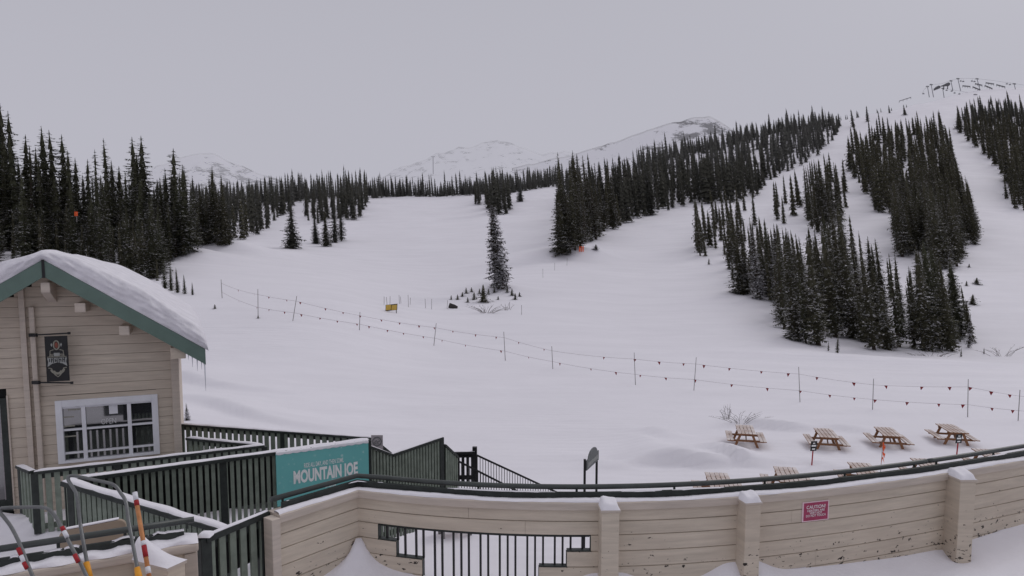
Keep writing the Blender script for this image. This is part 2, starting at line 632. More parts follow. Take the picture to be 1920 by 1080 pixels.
# ------------------------------------------------------------------ terrain
TAB = {
    -700: (20, [(36, 735), (55, 650), (70, 580), (90, 525), (110, 485), (130, 460), (160, 440), (200, 425), (300, 400), (450, 385)]),
    0:    (20, [(36, 735), (55, 650), (70, 580), (90, 530), (110, 492), (130, 468), (160, 446), (200, 430), (300, 405), (450, 392)]),
    200:  (20, [(30, 785), (36, 742), (45, 692), (55, 640), (70, 572), (90, 536), (110, 500), (130, 474), (160, 452), (200, 438), (300, 415), (450, 395)]),
    330:  (22, [(30, 790), (36, 748), (45, 695), (55, 640), (65, 598), (74, 560), (86, 535), (100, 506), (120, 481), (150, 466), (200, 450), (300, 420), (450, 392)]),
    450:  (24, [(30, 805), (36, 764), (45, 704), (55, 642), (62, 604), (74, 566), (86, 545), (100, 516), (130, 481), (160, 462), (200, 448), (260, 430), (330, 408), (450, 385)]),
    600:  (30, [(36, 772), (45, 708), (55, 645), (62, 604), (75, 566), (100, 527), (140, 491), (184, 462), (240, 425), (300, 400), (380, 375), (430, 362)]),
    800:  (40, [(45, 724), (55, 682), (65, 650), (75, 618), (85, 592), (100, 566), (120, 536), (150, 500), (190, 460), (240, 425), (300, 398), (380, 373), (420, 363)]),
    930:  (50, [(60, 667), (70, 642), (80, 608), (90, 579), (110, 541), (140, 500), (170, 470), (220, 425), (280, 395), (350, 370), (420, 355)]),
    1050: (50, [(60, 668), (75, 625), (95, 570), (115, 530), (140, 490), (160, 471), (200, 430), (260, 395), (340, 360), (420, 340), (470, 330)]),
    1200: (50, [(60, 674), (70, 651), (90, 600), (110, 557), (140, 505), (180, 455), (215, 425), (240, 410), (300, 380), (400, 340), (500, 312), (560, 300)]),
    1400: (45, [(55, 697), (65, 668), (75, 630), (85, 600), (100, 562), (130, 505), (160, 468), (220, 415), (300, 365), (400, 320), (520, 275), (600, 252)]),
    1600: (42, [(55, 703), (65, 680), (75, 662), (90, 620), (110, 570), (140, 512), (180, 452), (240, 388), (320, 330), (420, 282), (540, 238), (620, 213)]),
    1800: (40, [(55, 705), (65, 685), (80, 660), (95, 615), (115, 562), (150, 490), (200, 420), (260, 360), (340, 300), (440, 250), (560, 200), (680, 165), (740, 149)]),
    1920: (38, [(55, 707), (65, 688), (80, 662), (95, 617), (115, 565), (150, 495), (200, 425), (260, 365), (340, 305), (440, 255), (560, 208), (680, 173), (740, 156)]),
    2700: (38, [(55, 709), (65, 690), (80, 664), (95, 619), (115, 567), (150, 497), (200, 430), (260, 372), (340, 312), (440, 265), (560, 220), (680, 184), (740, 166)]),
}
TD = np.concatenate([np.linspace(6, 60, 240), np.exp(np.linspace(math.log(60.4), math.log(1000), 240))])
TPX = np.arange(-900, 2901, 12.0)


def smooth1(a, k, axis):
    ker = np.exp(-0.5 * (np.arange(-3 * k, 3 * k + 1) / k) ** 2)
    ker /= ker.sum()
    pad = [(0, 0)] * a.ndim
    pad[axis] = (3 * k, 3 * k)
    b = np.pad(a, pad, mode="edge")
    return np.apply_along_axis(lambda m: np.convolve(m, ker, mode="valid"), axis, b)


def terrain_z():
    cols = sorted(TAB)
    prof = []
    for c in cols:
        flat, pts = TAB[c]
        ds = [3.0, flat * 0.8, flat]
        zs = [0.0, 0.0, 0.0]
        for d, py in pts:
            ds.append(d)
            zs.append(P(max(min(c, 1920), 0), py, d).z)
        dr, zr = ds[-1], zs[-1]
        ds += [dr + 12, dr + 40, dr + 130, 1400]
        zs += [zr + 0.2, zr - 4, zr - 34, zr - 330]
        prof.append(np.interp(np.log(TD), np.log(ds), zs))
    prof = np.array(prof)                             # cols x D
    Z = np.array([np.interp(TPX, cols, prof[:, j]) for j in range(len(TD))])   # D x px
    Z = smooth1(Z, 5, 1)
    Z = smooth1(Z, 4, 0)
    return Z


Zt = terrain_z()
Dg = TD[:, None] * np.ones_like(Zt)
Xt = (TPX[None, :] - CX) / F * (Dg * CP - (Zt - H) * SP)
amp = np.clip((Dg - 14) / 40, 0, 1) * 0.12 + np.clip((Dg - 60) / 300, 0, 1) * 1.3
Zt = Zt + amp * fbm(Xt / 14 + 3, Dg / 11 + 9, 4) + 0.075 * fbm(Xt / 1.7, Dg / 0.9, 4) * np.clip((Dg - 8) / 20, 0, 1)


def drift(px, py, dd, length, width, height, ang, z0=0.0, sharp=0.35):
    """A wind drift: a ridge with one steep lee side."""
    global Zt
    p = hit(px, py, z0) if dd is None else P(px, py, dd)
    dx, dyy = Xt - p.x, Dg - p.y
    ca, sa = math.cos(ang), math.sin(ang)
    u = dx * ca + dyy * sa
    v = -dx * sa + dyy * ca + 0.35 * width * np.sin(u / length * 3.1)
    across = np.where(v < 0, np.exp(-(v / (width * sharp)) ** 2), np.exp(-(v / (width * 1.8)) ** 2))
    Zt = Zt + height * across * np.exp(-(u / length) ** 2)


drift(1285, 872, None, 2.3, 0.9, 0.60, 0.10, 0.0, 0.30)
drift(1370, 868, None, 1.6, 0.8, 0.48, -0.20, 0.0, 0.3)
drift(1225, 835, None, 1.8, 0.8, 0.36, 2.2, 0.0, 0.4)
drift(1240, 812, None, 1.2, 0.5, 0.36, 2.5, 0.0, 0.4)
drift(1445, 802, None, 2.2, 0.9, 0.45, -0.15, 0.0, 0.3)
drift(1590, 806, None, 2.0, 0.9, 0.20, -0.15, 0.0, 0.3)
drift(1535, 873, None, 1.5, 0.7, 0.16, -0.3, 0.0, 0.3)
drift(440, 735, 34, 5.5, 1.6, 0.55, -0.42, 0.0, 0.28)
drift(480, 775, 29, 3.0, 0.9, 0.25, -0.35, 0.0, 0.3)
drift(360, 700, 42, 5.5, 1.6, 0.5, -0.35, 0.0, 0.3)
drift(1120, 865, None, 1.3, 0.5, 0.16, 2.3, 0.0, 0.4)
drift(1650, 664, None, 18, 2.4, 0.7, 0.02, 0.0, 0.5)
drift(1060, 480, 150, 16, 6, 2.2, 0.5, 0.0, 0.5)
drift(340, 478, 120, 9, 5, 2.0, -0.2, 0.0, 0.5)
drift(420, 470, 140, 12, 6, 2.4, 0.15, 0.0, 0.5)
drift(930, 545, 108, 5, 4, 1.2, 0.0, 0.0, 0.8)
V = np.stack([Xt, Dg, Zt], -1)
snow_slope = grid_mesh("snow_slope", V, "slope")
tag(snow_slope, kind="structure")

# pixel rows of every terrain vertex, for finding the ground under a place
dep_ = Dg * CP - (Zt - H) * SP
PYt = CY - F * (Dg * SP + (Zt - H) * CP) / dep_


def ground(px, py, after=0.0):
    """Ground point seen at pixel row py in column px (nearest crossing)."""
    j = (px - TPX[0]) / 12.0
    j0 = int(max(0, min(len(TPX) - 2, math.floor(j))))
    t = j - j0
    col = PYt[:, j0] * (1 - t) + PYt[:, j0 + 1] * t
    ok = np.where((col <= py) & (TD > after))[0]
    if len(ok) == 0:
        i = int(np.argmin(col))
        i1 = i
        s = 0
    else:
        i1 = int(ok[0])
        i = max(0, i1 - 1)
        s = (col[i] - py) / max(1e-6, col[i] - col[i1]) if i1 > i else 0
        s = max(0.0, min(1.0, s))
    a = V[i, j0] * (1 - t) + V[i, j0 + 1] * t
    b = V[i1, j0] * (1 - t) + V[i1, j0 + 1] * t
    return Vector(a * (1 - s) + b * s)


# a far level sheet to the horizon below everything
mb = MB()
mb.add([(-9000, -2000, -6), (9000, -2000, -6), (9000, 9000, -6), (-9000, 9000, -6)], [(0, 1, 2, 3)])
tag(obj("snow_ground", mb, "slope"), kind="structure")


# ------------------------------------------------------------------ mountains
def mountain(name, sil, d_ridge, d_front, seed, rough=22):
    xs = np.array([s[0] for s in sil], float)
    ys = np.array([s[1] for s in sil], float)
    px = np.arange(xs[0], xs[-1] + 1, 6.0)
    zr = np.array([P(a, np.interp(a, xs, ys), d_ridge).z for a in px])
    rows = []
    T = np.linspace(-0.5, 1, 70)
    for t in T:
        if t >= 0:
            d = d_ridge + (d_front - d_ridge) * t
            z = zr * (1 - t ** 0.85) + (-30) * t ** 0.85
        else:
            d = d_ridge - (d_front - d_ridge) * t * 0.8
            z = zr * (1 + t * 1.2)
        x = (px - CX) / F * (d * CP - (z - H) * SP)
        nz = fbm(x / 160 + seed, np.full_like(x, d / 160 + seed), 6) * rough * (0.25 + min(1, abs(t) * 3))
        rg = np.abs(fbm(x / 90 + seed * 2, np.full_like(x, d / 240), 4)) * rough * 0.9
        nz = nz + fbm(x / 26 + seed, np.full_like(x, d / 60), 4) * rough * 0.22
        rows.append(np.stack([x, np.full_like(x, d), z + nz - rg * (0.45 + 0.55 * min(1, abs(t) * 4)) + rough * 0.12], -1))
    o = grid_mesh(name, np.array(rows)[::-1], "mountain")
    return tag(o, kind="structure")


mountain("mountain", [(180, 420), (250, 340), (300, 312), (345, 293), (372, 284), (400, 290), (440, 308), (490, 326), (560, 352), (700, 400)], 2000, 1250, 3.3, 30)
mountain("mountain", [(620, 360), (700, 338), (760, 312), (820, 292), (870, 275), (925, 263), (965, 274), (1010, 286), (1060, 282), (1110, 300), (1200, 330), (1300, 380)], 2700, 1700, 8.1, 42)
mountain("mountain", [(960, 312), (1010, 303), (1070, 290), (1120, 276), (1165, 263), (1190, 252), (1230, 239), (1270, 228), (1300, 222), (1330, 219), (1352, 228), (1380, 250), (1440, 280), (1600, 330)], 1400, 985, 12.7, 18)

# haze filling the valley in front of the far mountains
m = bpy.data.materials.new("valley_haze")
m.use_nodes = True
nt = m.node_tree
nt.nodes.clear()
out = N(nt, "ShaderNodeOutputMaterial")
ab = N(nt, "ShaderNodeVolumeAbsorption")
em = N(nt, "ShaderNodeEmission")
add = N(nt, "ShaderNodeAddShader")
SIG = 0.00075
ab.inputs["Color"].default_value = (0, 0, 0, 1)
ab.inputs["Density"].default_value = SIG
em.inputs["Color"].default_value = (0.478, 0.474, 0.538, 1)
em.inputs["Strength"].default_value = SIG  # haze brightness put in as glow, not scattered light
nt.links.new(ab.outputs[0], add.inputs[0])
nt.links.new(em.outputs[0], add.inputs[1])
nt.links.new(add.outputs[0], out.inputs["Volume"])
M["haze"] = m
mb = MB()
mb.box((-4500, 960, -5.5), (4500, 4200, 900))
tag(obj("haze", mb, "haze"), kind="structure")


# ------------------------------------------------------------------ trees
def crown_geo(seed, whorls, per, width, fingers, gap=0.0, top_pow=0.85, irregular=0.25, start=0.08, droop=0.45, spine=True, core=0.0, fat=1.0):
    """Spruce crown of unit height: drooping boughs made of many small leaf-sized faces."""
    r = random.Random(seed)
    mb = MB()
    side_bias = r.uniform(0, 6.28)
    for w in range(whorls):
        t = w / (whorls - 1)
        h = start + (0.985 - start) * t
        prof = ((1 - t) ** top_pow) * (1 - 0.25 * max(0, 1 - t / 0.15))
        nb = max(3, int(round(per * (0.5 + 0.5 * (1 - t)) + r.uniform(-1, 1))))
        a0 = r.uniform(0, 6.28)
        for k in range(nb):
            if r.random() < gap:
                continue
            a = a0 + 6.283 * k / nb + r.uniform(-0.35, 0.35)
            L = width * (prof * r.uniform(1 - irregular, 1 + irregular) + 0.045) * (1 + 0.14 * math.cos(a - side_bias))
            if r.random() < 0.08:
                L *= 1.25
            hh = h + r.uniform(-0.5, 0.5) / whorls
            dr = droop * r.uniform(0.6, 1.3) * (1.1 - 0.5 * t)
            ca, sa = math.cos(a), math.sin(a)

            def pt(s, side=0.0, dz=0.0):
                z = hh - dr * L * (s ** 1.3) + 0.16 * L * max(0, s - 0.7) / 0.3
                x = L * s
                return (x * ca - side * sa, x * sa + side * ca, z + dz)
            wd = (L * 0.34 + 0.004) * fat
            if spine:
                mb.add([pt(0.0, -0.04 * wd), pt(0.0, 0.04 * wd), pt(0.55, 0.2 * wd), pt(0.55, -0.2 * wd), pt(1.0)], [(0, 1, 2, 3), (3, 2, 4)])
            for j in range(fingers):
                for sd in (-1, 1):
                    s0 = 0.12 + 0.78 * (j + r.uniform(0, 0.7)) / fingers
                    s1 = min(1.08, s0 + r.uniform(0.18, 0.34))
                    sw = wd * (1.05 - 0.75 * s0) * r.uniform(0.7, 1.25)
                    b0, b1 = pt(s0 - 0.07), pt(s0 + 0.11)
                    tp = pt(s1, sd * sw, -sw * r.uniform(0.15, 0.75))
                    mb.add([b0, b1, tp], [(0, 1, 2)])
            for j in range(max(1, fingers // 2)):
                s0 = r.uniform(0.25, 0.9)
                q0, q1 = pt(s0 - 0.08), pt(s0 + 0.08)
                q2 = pt(s0 + 0.02, r.uniform(-0.3, 0.3) * wd, -r.uniform(0.3, 0.75) * wd)
                mb.add([q0, q1, q2], [(0, 1, 2)])
    if core:                                  # dense inner foliage: a ragged column of overlapping skirts
        ns = 9
        for q in range(ns):
            h0 = start + (0.93 - start) * q / ns
            h1 = h0 + (0.93 - start) / ns * 1.5
            r0 = core * width * ((1 - q / ns) ** top_pow) + 0.004
            pts = []
            for k in range(10):
                a = 6.283 * k / 10
                rr = r0 * (1.0 if k % 2 else 0.55) * r.uniform(0.8, 1.15)
                pts.append((rr * math.cos(a), rr * math.sin(a), h0 + r.uniform(-0.012, 0.012)))
            mb.add(pts + [(0, 0, min(0.97, h1))], [(k, (k + 1) % 10, 10) for k in range(10)])
    # leader
    for k in range(5):
        a = k * 1.2566
        mb.add([(0.0035 * math.cos(a), 0.0035 * math.sin(a), 0.955), (0.0035 * math.cos(a + 1.9), 0.0035 * math.sin(a + 1.9), 0.955), (0, 0, 1.0)], [(0, 1, 2)])
    return mb


def trunk_geo(bare=0.09, r0=0.0125):
    mb = MB()
    mb.tube([(0, 0, -0.03), (0, 0, 0.04), (0.002, 0, 0.3), (0, 0.002, 0.6), (0, 0, 0.97)], [r0 * 1.25, r0, r0 * 0.8, r0 * 0.5, r0 * 0.1], 6)
    return mb


def mesh_of(name, mb, mat):
    me = bpy.data.meshes.new(name)
    me.from_pydata(mb.v, [], mb.f)
    me.materials.append(M[mat])
    me.update()
    return me


PROTO_GEO = [
    crown_geo(11, 40, 8, 0.098, 5, 0.05, 0.68, 0.28, 0.035, core=0.45),
    crown_geo(12, 44, 8, 0.082, 5, 0.10, 0.55, 0.32, 0.05, core=0.40),
    crown_geo(13, 38, 9, 0.120, 5, 0.05, 0.78, 0.25, 0.03, core=0.50),
    crown_geo(14, 44, 7, 0.072, 5, 0.16, 0.48, 0.40, 0.07, core=0.30),
    crown_geo(15, 40, 8, 0.090, 5, 0.12, 0.62, 0.36, 0.05, core=0.40),
    crown_geo(16, 36, 9, 0.145, 5, 0.05, 0.90, 0.22, 0.04, core=0.50),
    crown_geo(17, 42, 7, 0.076, 4, 0.20, 0.50, 0.45, 0.06, core=0.2),
    crown_geo(18, 60, 9, 0.098, 6, 0.08, 0.36, 0.38, 0.05, core=0.50, fat=1.2),
]
MED_GEO = [crown_geo(31 + i, 17, 8, w, 1, 0.04, p, 0.3, 0.05, 0.55, core=0.62, fat=1.5) for i, (w, p) in enumerate([(0.115, 0.7), (0.095, 0.6), (0.135, 0.8), (0.105, 0.65), (0.09, 0.55)])]
LOW_GEO = [crown_geo(51 + i, 10, 7, w, 1, 0.0, p, 0.3, 0.03, 0.6, core=0.70, fat=1.7) for i, (w, p) in enumerate([(0.15, 0.75), (0.125, 0.6), (0.18, 0.9)])]
BUSH_GEO = [crown_geo(61 + i, 10, 8, w, 2, 0.0, 0.7, 0.3, 0.03, 0.4, core=0.5) for i, w in enumerate([0.28, 0.36])]
TRUNK_ME = mesh_of("trunk", trunk_geo(), "bark")
CROWN_ME = {}


def crown_me(i, mat):
    if (i, mat) not in CROWN_ME:
        CROWN_ME[(i, mat)] = mesh_of("crown", PROTO_GEO[i], mat)
    return CROWN_ME[(i, mat)]


def lean_for(px):
    return np.interp(px, [0, 300, 500, 930, 1400, 1920], [0.0, 0.0, 1.0, 4.0, 8.0, 12.0])


def plant(px, base, h, proto, mat, label, group, lean=None, wide=1.0, g=None, rs=None):
    g = g or ground(px, base)
    t = thing("spruce_tree", label, "tree", g, group)
    ln = lean_for(px) if lean is None else lean
    rr = rs or rnd
    t.rotation_euler = (R(rr.uniform(-1, 1)), R(-ln + rr.uniform(-1.5, 1.5)), rr.uniform(0, 6.28) * 0)
    t.scale = (h * wide, h * wide, h)
    for nm, me in (("trunk", TRUNK_ME), ("crown", crown_me(proto, mat))):
        o = bpy.data.objects.new(nm, me)
        COL.objects.link(o)
        o.parent = t
        o.rotation_euler.z = rr.uniform(0, 6.28)
    return t


def in_poly(x, y, poly):
    c = False
    n = len(poly)
    for i in range(n):
        x1, y1 = poly[i]
        x2, y2 = poly[(i + 1) % n]
        if (y1 > y) != (y2 > y) and x < (x2 - x1) * (y - y1) / (y2 - y1) + x1:
            c = not c
    return c


CEIL = {
    "big stand": ([1300, 1325, 1350, 1390, 1427, 1450, 1490, 1530, 1553, 1575, 1585, 1598, 1615, 1645, 1662, 1678, 1710, 1735, 1760, 1800, 1832],
                  [372, 368, 380, 392, 402, 412, 425, 418, 405, 380, 362, 388, 388, 424, 448, 468, 474, 450, 440, 470, 580]),
    "middle stand": ([1310, 1400, 1430, 1472, 1493, 1522, 1550, 1578, 1592], [345, 340, 335, 324, 318, 292, 281, 286, 302]),
}
CAND = []      # (hpx, px, base, h_m, stand, point)


def fill(stand, poly, sx, sy, hm, holes=(), seed=1, tries=None, after=0.0, thin=0.0):
    r = random.Random(seed)
    xs = [p[0] for p in poly]
    ys = [p[1] for p in poly]
    area = (max(xs) - min(xs)) * (max(ys) - min(ys))
    tries = tries or int(area / (sx * sy) * 14)
    gapseed = seed * 1.37
    cell = {}
    for _ in range(tries):
        x, y = r.uniform(min(xs), max(xs)), r.uniform(min(ys), max(ys))
        if not in_poly(x, y, poly) or any(in_poly(x, y, h) for h in holes):
            continue
        if thin and float(fbm(np.array(x / 26.0 + gapseed), np.array(y / 18.0 + gapseed), 2)) > thin:
            continue
        kx, ky = int(x // sx), int(y // sy)
        if any(((x - a) / sx) ** 2 + ((y - b) / sy) ** 2 < 1 for i in (-1, 0, 1) for j in (-1, 0, 1) for a, b in cell.get((kx + i, ky + j), ())):
            continue
        cell.setdefault((kx, ky), []).append((x, y))
        g = ground(x, y, after)
        lo, hi = hm
        h = lo + (hi - lo) * (r.random() ** 1.3)
        q = r.random()
        if q < 0.18:
            h *= r.uniform(0.45, 0.75)
        elif q > 0.9:
            h *= 1.18
        if stand in CEIL:
            top = np.interp(x, *CEIL[stand]) + 90 * r.random() ** 1.6
            h = min(19.0 * r.uniform(0.8, 1.0), (y - top) * g.y / F)
            if r.random() < 0.14:
                h *= r.uniform(0.35, 0.7)
            if h * F / g.y < 42:
                continue
        CAND.append((F * h / g.y, x, y, h, stand, g))


# stands of spruce, by the ground they stand on (feet of the trees)
for x, top in [(13, 201), (32, 214), (37, 257), (53, 256), (63, 277), (73, 279), (95, 243), (111, 249), (128, 257), (135, 286), (148, 300), (169, 301), (185, 284), (210, 264), (218, 303), (229, 314),
               (257, 261), (274, 259), (332, 282), (340, 324), (350, 312), (356, 314), (306, 335), (299, 338), (315, 331), (-12, 230), (-30, 215), (-50, 240), (2, 250), (22, 262), (84, 300), (102, 310), (120, 322), (160, 330), (178, 332), (196, 330),
               (240, 325), (248, 340), (284, 350), (265, 320), (44, 300), (325, 350), (290, 365)]:
    base = 462 + 12 * rnd.random() - (8 if top > 320 else 0)
    g = ground(x, base)
    CAND.append((F * 1.0 / g.y * ((base - top) * g.y / F) + 60, x, base, (base - top) * g.y / F, "hillside", g))
fill("hillside", [(-70, 458), (0, 464), (120, 464), (250, 468), (338, 472), (352, 476), (330, 488), (300, 502), (200, 502), (100, 494), (-70, 492)], 15, 8, (7, 15), seed=2, thin=0.22)
fill("hillside", [(-70, 438), (340, 452), (340, 462), (-70, 456)], 24, 8, (9, 17), seed=21, thin=0.1)
fill("hillside", [(150, 500), (300, 500), (305, 515), (300, 530), (255, 520), (160, 508)], 12, 7, (6, 11), seed=3)
fill("glade", [(358, 452), (372, 458), (425, 460), (470, 444), (500, 436), (512, 415), (540, 402), (556, 388), (560, 372), (480, 372), (360, 392)], 9.5, 6.5, (11, 17), seed=4,
     holes=[[(395, 432), (452, 425), (448, 446), (400, 452)]])
fill("glade", [(572, 408), (580, 416), (600, 420), (622, 408), (640, 416), (668, 412), (686, 400), (688, 378), (650, 362), (575, 364)], 10, 6.5, (11, 16), seed=5,
     holes=[[(622, 372), (655, 370), (650, 392), (626, 392)]])
fill("skyline", [(355, 392), (480, 374), (560, 366), (690, 362), (690, 372), (600, 376), (500, 386), (360, 408)], 6.5, 4, (12, 17), seed=6)
fill("skyline", [(690, 362), (760, 363), (830, 366), (860, 364), (1055, 340), (1055, 348), (960, 362), (880, 367), (830, 369), (760, 369), (700, 372)], 4.2, 2.4, (8, 13), seed=7)
fill("skyline", [(890, 385), (902, 388), (904, 376), (892, 372)], 6, 4, (9, 13), seed=8)
fill("skyline", [(912, 392), (932, 406), (955, 400), (960, 380), (935, 360), (912, 368)], 7, 6, (12, 17), seed=9)
fill("slope wood", [(1048, 472), (1060, 476), (1085, 468), (1108, 455), (1142, 435), (1192, 412), (1240, 398), (1312, 380), (1330, 388), (1330, 360),
                    (1290, 352), (1200, 352), (1120, 362), (1062, 376), (1050, 395), (1062, 430)], 9.5, 7.5, (13, 20), seed=10)
fill("slope wood", [(1058, 356), (1190, 350), (1320, 362), (1345, 384), (1420, 372), (1440, 340), (1500, 312), (1532, 296), (1542, 282), (1570, 256), (1578, 238),
                    (1545, 232), (1420, 250), (1330, 276), (1200, 312), (1060, 350)], 9.5, 6.5, (12, 20), seed=12, thin=0.36,
     holes=[[(1070, 356), (1130, 316), (1185, 310), (1180, 336), (1120, 350)], [(1280, 290), (1325, 280), (1322, 296), (1285, 304)], [(1415, 258), (1470, 246), (1468, 258), (1420, 268)],
            [(1395, 292), (1425, 290), (1424, 302), (1396, 304)]])
fill("slope wood", [(1200, 306), (1330, 274), (1420, 250), (1545, 230), (1575, 232), (1575, 244), (1420, 262), (1330, 288), (1200, 318)], 8, 4, (9, 14), seed=13)
fill("ridge", [(1380, 248), (1420, 240), (1610, 211), (1612, 215), (1540, 226), (1420, 248)], 8, 4, (3, 7), seed=14)
# the large stand beside the open pitch: sparse front, dense core
fill("big stand", [(1312, 482), (1345, 484), (1352, 470), (1375, 440), (1330, 435), (1308, 445)], 8.5, 7, (12, 15), seed=15)
fill("big stand", [(1352, 480), (1382, 548), (1440, 572), (1472, 560), (1500, 520), (1470, 470), (1420, 446), (1372, 440)], 12, 11, (10, 14), seed=16, thin=0.30)
fill("big stand", [(1458, 606), (1480, 632), (1508, 645), (1548, 650), (1560, 630), (1590, 646), (1640, 657), (1700, 660), (1760, 661), (1828, 655), (1818, 622), (1796, 585),
                   (1760, 560), (1680, 556), (1600, 560), (1520, 560), (1470, 572)], 21, 16, (12, 17.5), seed=17, thin=0.30)
fill("big stand", [(1478, 565), (1800, 565), (1790, 520), (1690, 505), (1660, 480), (1480, 500)], 25, 19, (11, 15), seed=18, thin=0.22,
     holes=[[(1660, 480), (1700, 500), (1690, 545), (1650, 540)]])
fill("middle stand", [(1318, 432), (1360, 440), (1400, 434), (1436, 412), (1480, 424), (1515, 432), (1560, 440), (1588, 405), (1590, 340), (1560, 335), (1510, 352), (1490, 374), (1440, 388), (1330, 405)], 11, 9, (11, 15), seed=19, thin=0.3)
fill("upper stand", [(1592, 330), (1612, 345), (1640, 392), (1660, 420), (1668, 450), (1692, 482), (1740, 470), (1760, 505), (1802, 500), (1808, 470), (1834, 475),
                     (1830, 440), (1805, 370), (1792, 320), (1770, 250), (1690, 252), (1650, 255), (1605, 262)], 10, 7.5, (12, 18), seed=20, thin=0.24, holes=[[(1770, 440), (1795, 420), (1800, 455), (1780, 470)]])
fill("far stand", [(1790, 238), (1800, 250), (1840, 288), (1872, 318), (1888, 340), (1900, 370), (1925, 388), (1990, 400), (1990, 212), (1850, 214), (1800, 226)], 10, 6, (12, 17), seed=22)
fill("far stand", [(1880, 368), (1918, 380), (1925, 396), (1900, 392)], 10, 8, (8, 11), seed=23)
fill("ridge", [(1805, 224), (1935, 210), (1935, 216), (1810, 230)], 9, 3, (9, 15), seed=24)
for x, y, h in [(1627, 228, 13), (1668, 212, 7), (1697, 216, 9), (1600, 238, 14), (1880, 220, 14), (1824, 224, 15), (1858, 196, 6), (1873, 196, 6), (1645, 200, 4), (1652, 198, 4), (1672, 190, 3), (1700, 185, 3)]:
    g = ground(x, y)
    CAND.append((F * h / g.y, x, y, h, "ridge", g))

CAND.sort(key=lambda c: -c[0])
STAND = {
    "hillside": ("tall dark spruce in the steep hillside wood above the cabin roof", "spruces on the hillside above the cabin", "leaf_left"),
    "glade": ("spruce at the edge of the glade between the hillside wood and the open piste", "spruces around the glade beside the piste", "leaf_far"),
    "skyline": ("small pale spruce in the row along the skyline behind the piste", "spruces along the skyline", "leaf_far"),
    "slope wood": ("spruce in the long wood climbing the slope beyond the lone tree", "spruces in the long slope wood", "leaf"),
    "big stand": ("snow-flecked spruce in the big stand whose foot meets the rope line's flat", "spruces in the big lower stand", "leaf"),
    "upper stand": ("spruce in the steep dense stand above the big lower stand", "spruces in the steep upper stand", "leaf"),
    "middle stand": ("spruce in the small open group below the diagonal snow lane, above the big stand", "spruces of the open middle group", "leaf"),
    "far stand": ("spruce in the steep wood beyond the open lane under the chairlift", "spruces beyond the open lane", "leaf"),
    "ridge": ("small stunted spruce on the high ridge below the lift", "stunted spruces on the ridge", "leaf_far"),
}
SPECIAL = 24
KEEP = 300 - SPECIAL
near, far = CAND[:KEEP], CAND[KEEP:]
r5 = random.Random(5)
for hp, x, y, h, st, g in near:
    lab, grp, mat = STAND[st]
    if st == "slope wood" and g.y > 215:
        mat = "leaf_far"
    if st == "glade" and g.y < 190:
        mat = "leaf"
    if st == "big stand" and r5.random() < 0.25:
        mat = "leaf_snowy" if r5.random() < 0.3 else "leaf_left"
    wk = 1.3 if st == "hillside" else (1.18 if st in ("big stand", "slope wood") else 1.0)
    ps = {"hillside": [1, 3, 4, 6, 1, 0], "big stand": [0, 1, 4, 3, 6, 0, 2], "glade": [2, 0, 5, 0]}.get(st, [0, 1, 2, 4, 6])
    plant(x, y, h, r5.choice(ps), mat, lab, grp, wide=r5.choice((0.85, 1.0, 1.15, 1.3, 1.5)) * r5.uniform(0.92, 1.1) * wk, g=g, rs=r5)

# the rest of the wood, which reads as one mass of trees
def merged_forest(cands):
    chunks = {"leaf": [], "leaf_far": [], "leaf_haze": []}
    rs = np.random.RandomState(9)
    for hp, x, y, h, st, g in cands:
        pool = MED_GEO if hp > 34 else LOW_GEO
        mbx = pool[rs.randint(len(pool))]
        if not hasattr(mbx, "np"):
            mbx.np = (np.array(mbx.v), mbx.f)
        v = mbx.np[0]
        a = rs.uniform(0, 6.28)
        w = h * rs.uniform(0.8, 1.55) * (1.25 if hp < 34 else 1.0)
        ca, sa = math.cos(a) * w, math.sin(a) * w
        ln = math.tan(R(lean_for(x) + rs.uniform(-2, 2)))
        vx = v[:, 0] * ca - v[:, 1] * sa - v[:, 2] * h * ln + g.x
        vy = v[:, 0] * sa + v[:, 1] * ca + g.y
        vz = v[:, 2] * h + g.z - 0.15
        d = g.y
        mt = "leaf" if d < 215 else ("leaf_far" if d < 360 else "leaf_haze")
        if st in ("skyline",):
            mt = "leaf_far" if d < 330 else "leaf_haze"
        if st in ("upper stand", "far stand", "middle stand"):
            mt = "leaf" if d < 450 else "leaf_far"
        chunks[mt].append((np.stack([vx, vy, vz], -1), mbx.np[1]))
    me = bpy.data.meshes.new("distant_forest")
    vs, loops, starts, mats = [], [], [], []
    off = 0
    nl = 0
    for mi, (mt, lst) in enumerate(chunks.items()):
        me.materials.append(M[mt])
        for v, f in lst:
            vs.append(v)
            for q in f:
                starts.append(nl)
                nl += len(q)
                loops.extend([i + off for i in q])
                mats.append(mi)
            off += len(v)
    vv = np.concatenate(vs).astype(np.float32)
    me.vertices.add(len(vv))
    me.vertices.foreach_set("co", vv.reshape(-1))
    me.loops.add(nl)
    me.loops.foreach_set("vertex_index", np.array(loops, dtype=np.int32))
    me.polygons.add(len(starts))
    me.polygons.foreach_set("loop_start", np.array(starts, dtype=np.int32))
    me.polygons.foreach_set("material_index", np.array(mats, dtype=np.int32))
    me.update(calc_edges=True)
    o = bpy.data.objects.new("distant_forest", me)
    COL.objects.link(o)
    return tag(o, "mass of far spruces covering the upper slopes and the skyline", "forest", kind="stuff")


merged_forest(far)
print("trees:", len(CAND), "individual", len(near), "smallest", near[-1][0] if near else 0)

# trees one can tell apart
def lone(px, base, top, proto, mat, label, lean=None, wide=1.0, group=None):
    g = ground(px, base)
    h = (base - top) * g.y / F
    return plant(px, base, h, proto, mat, label, group, lean, wide, g)


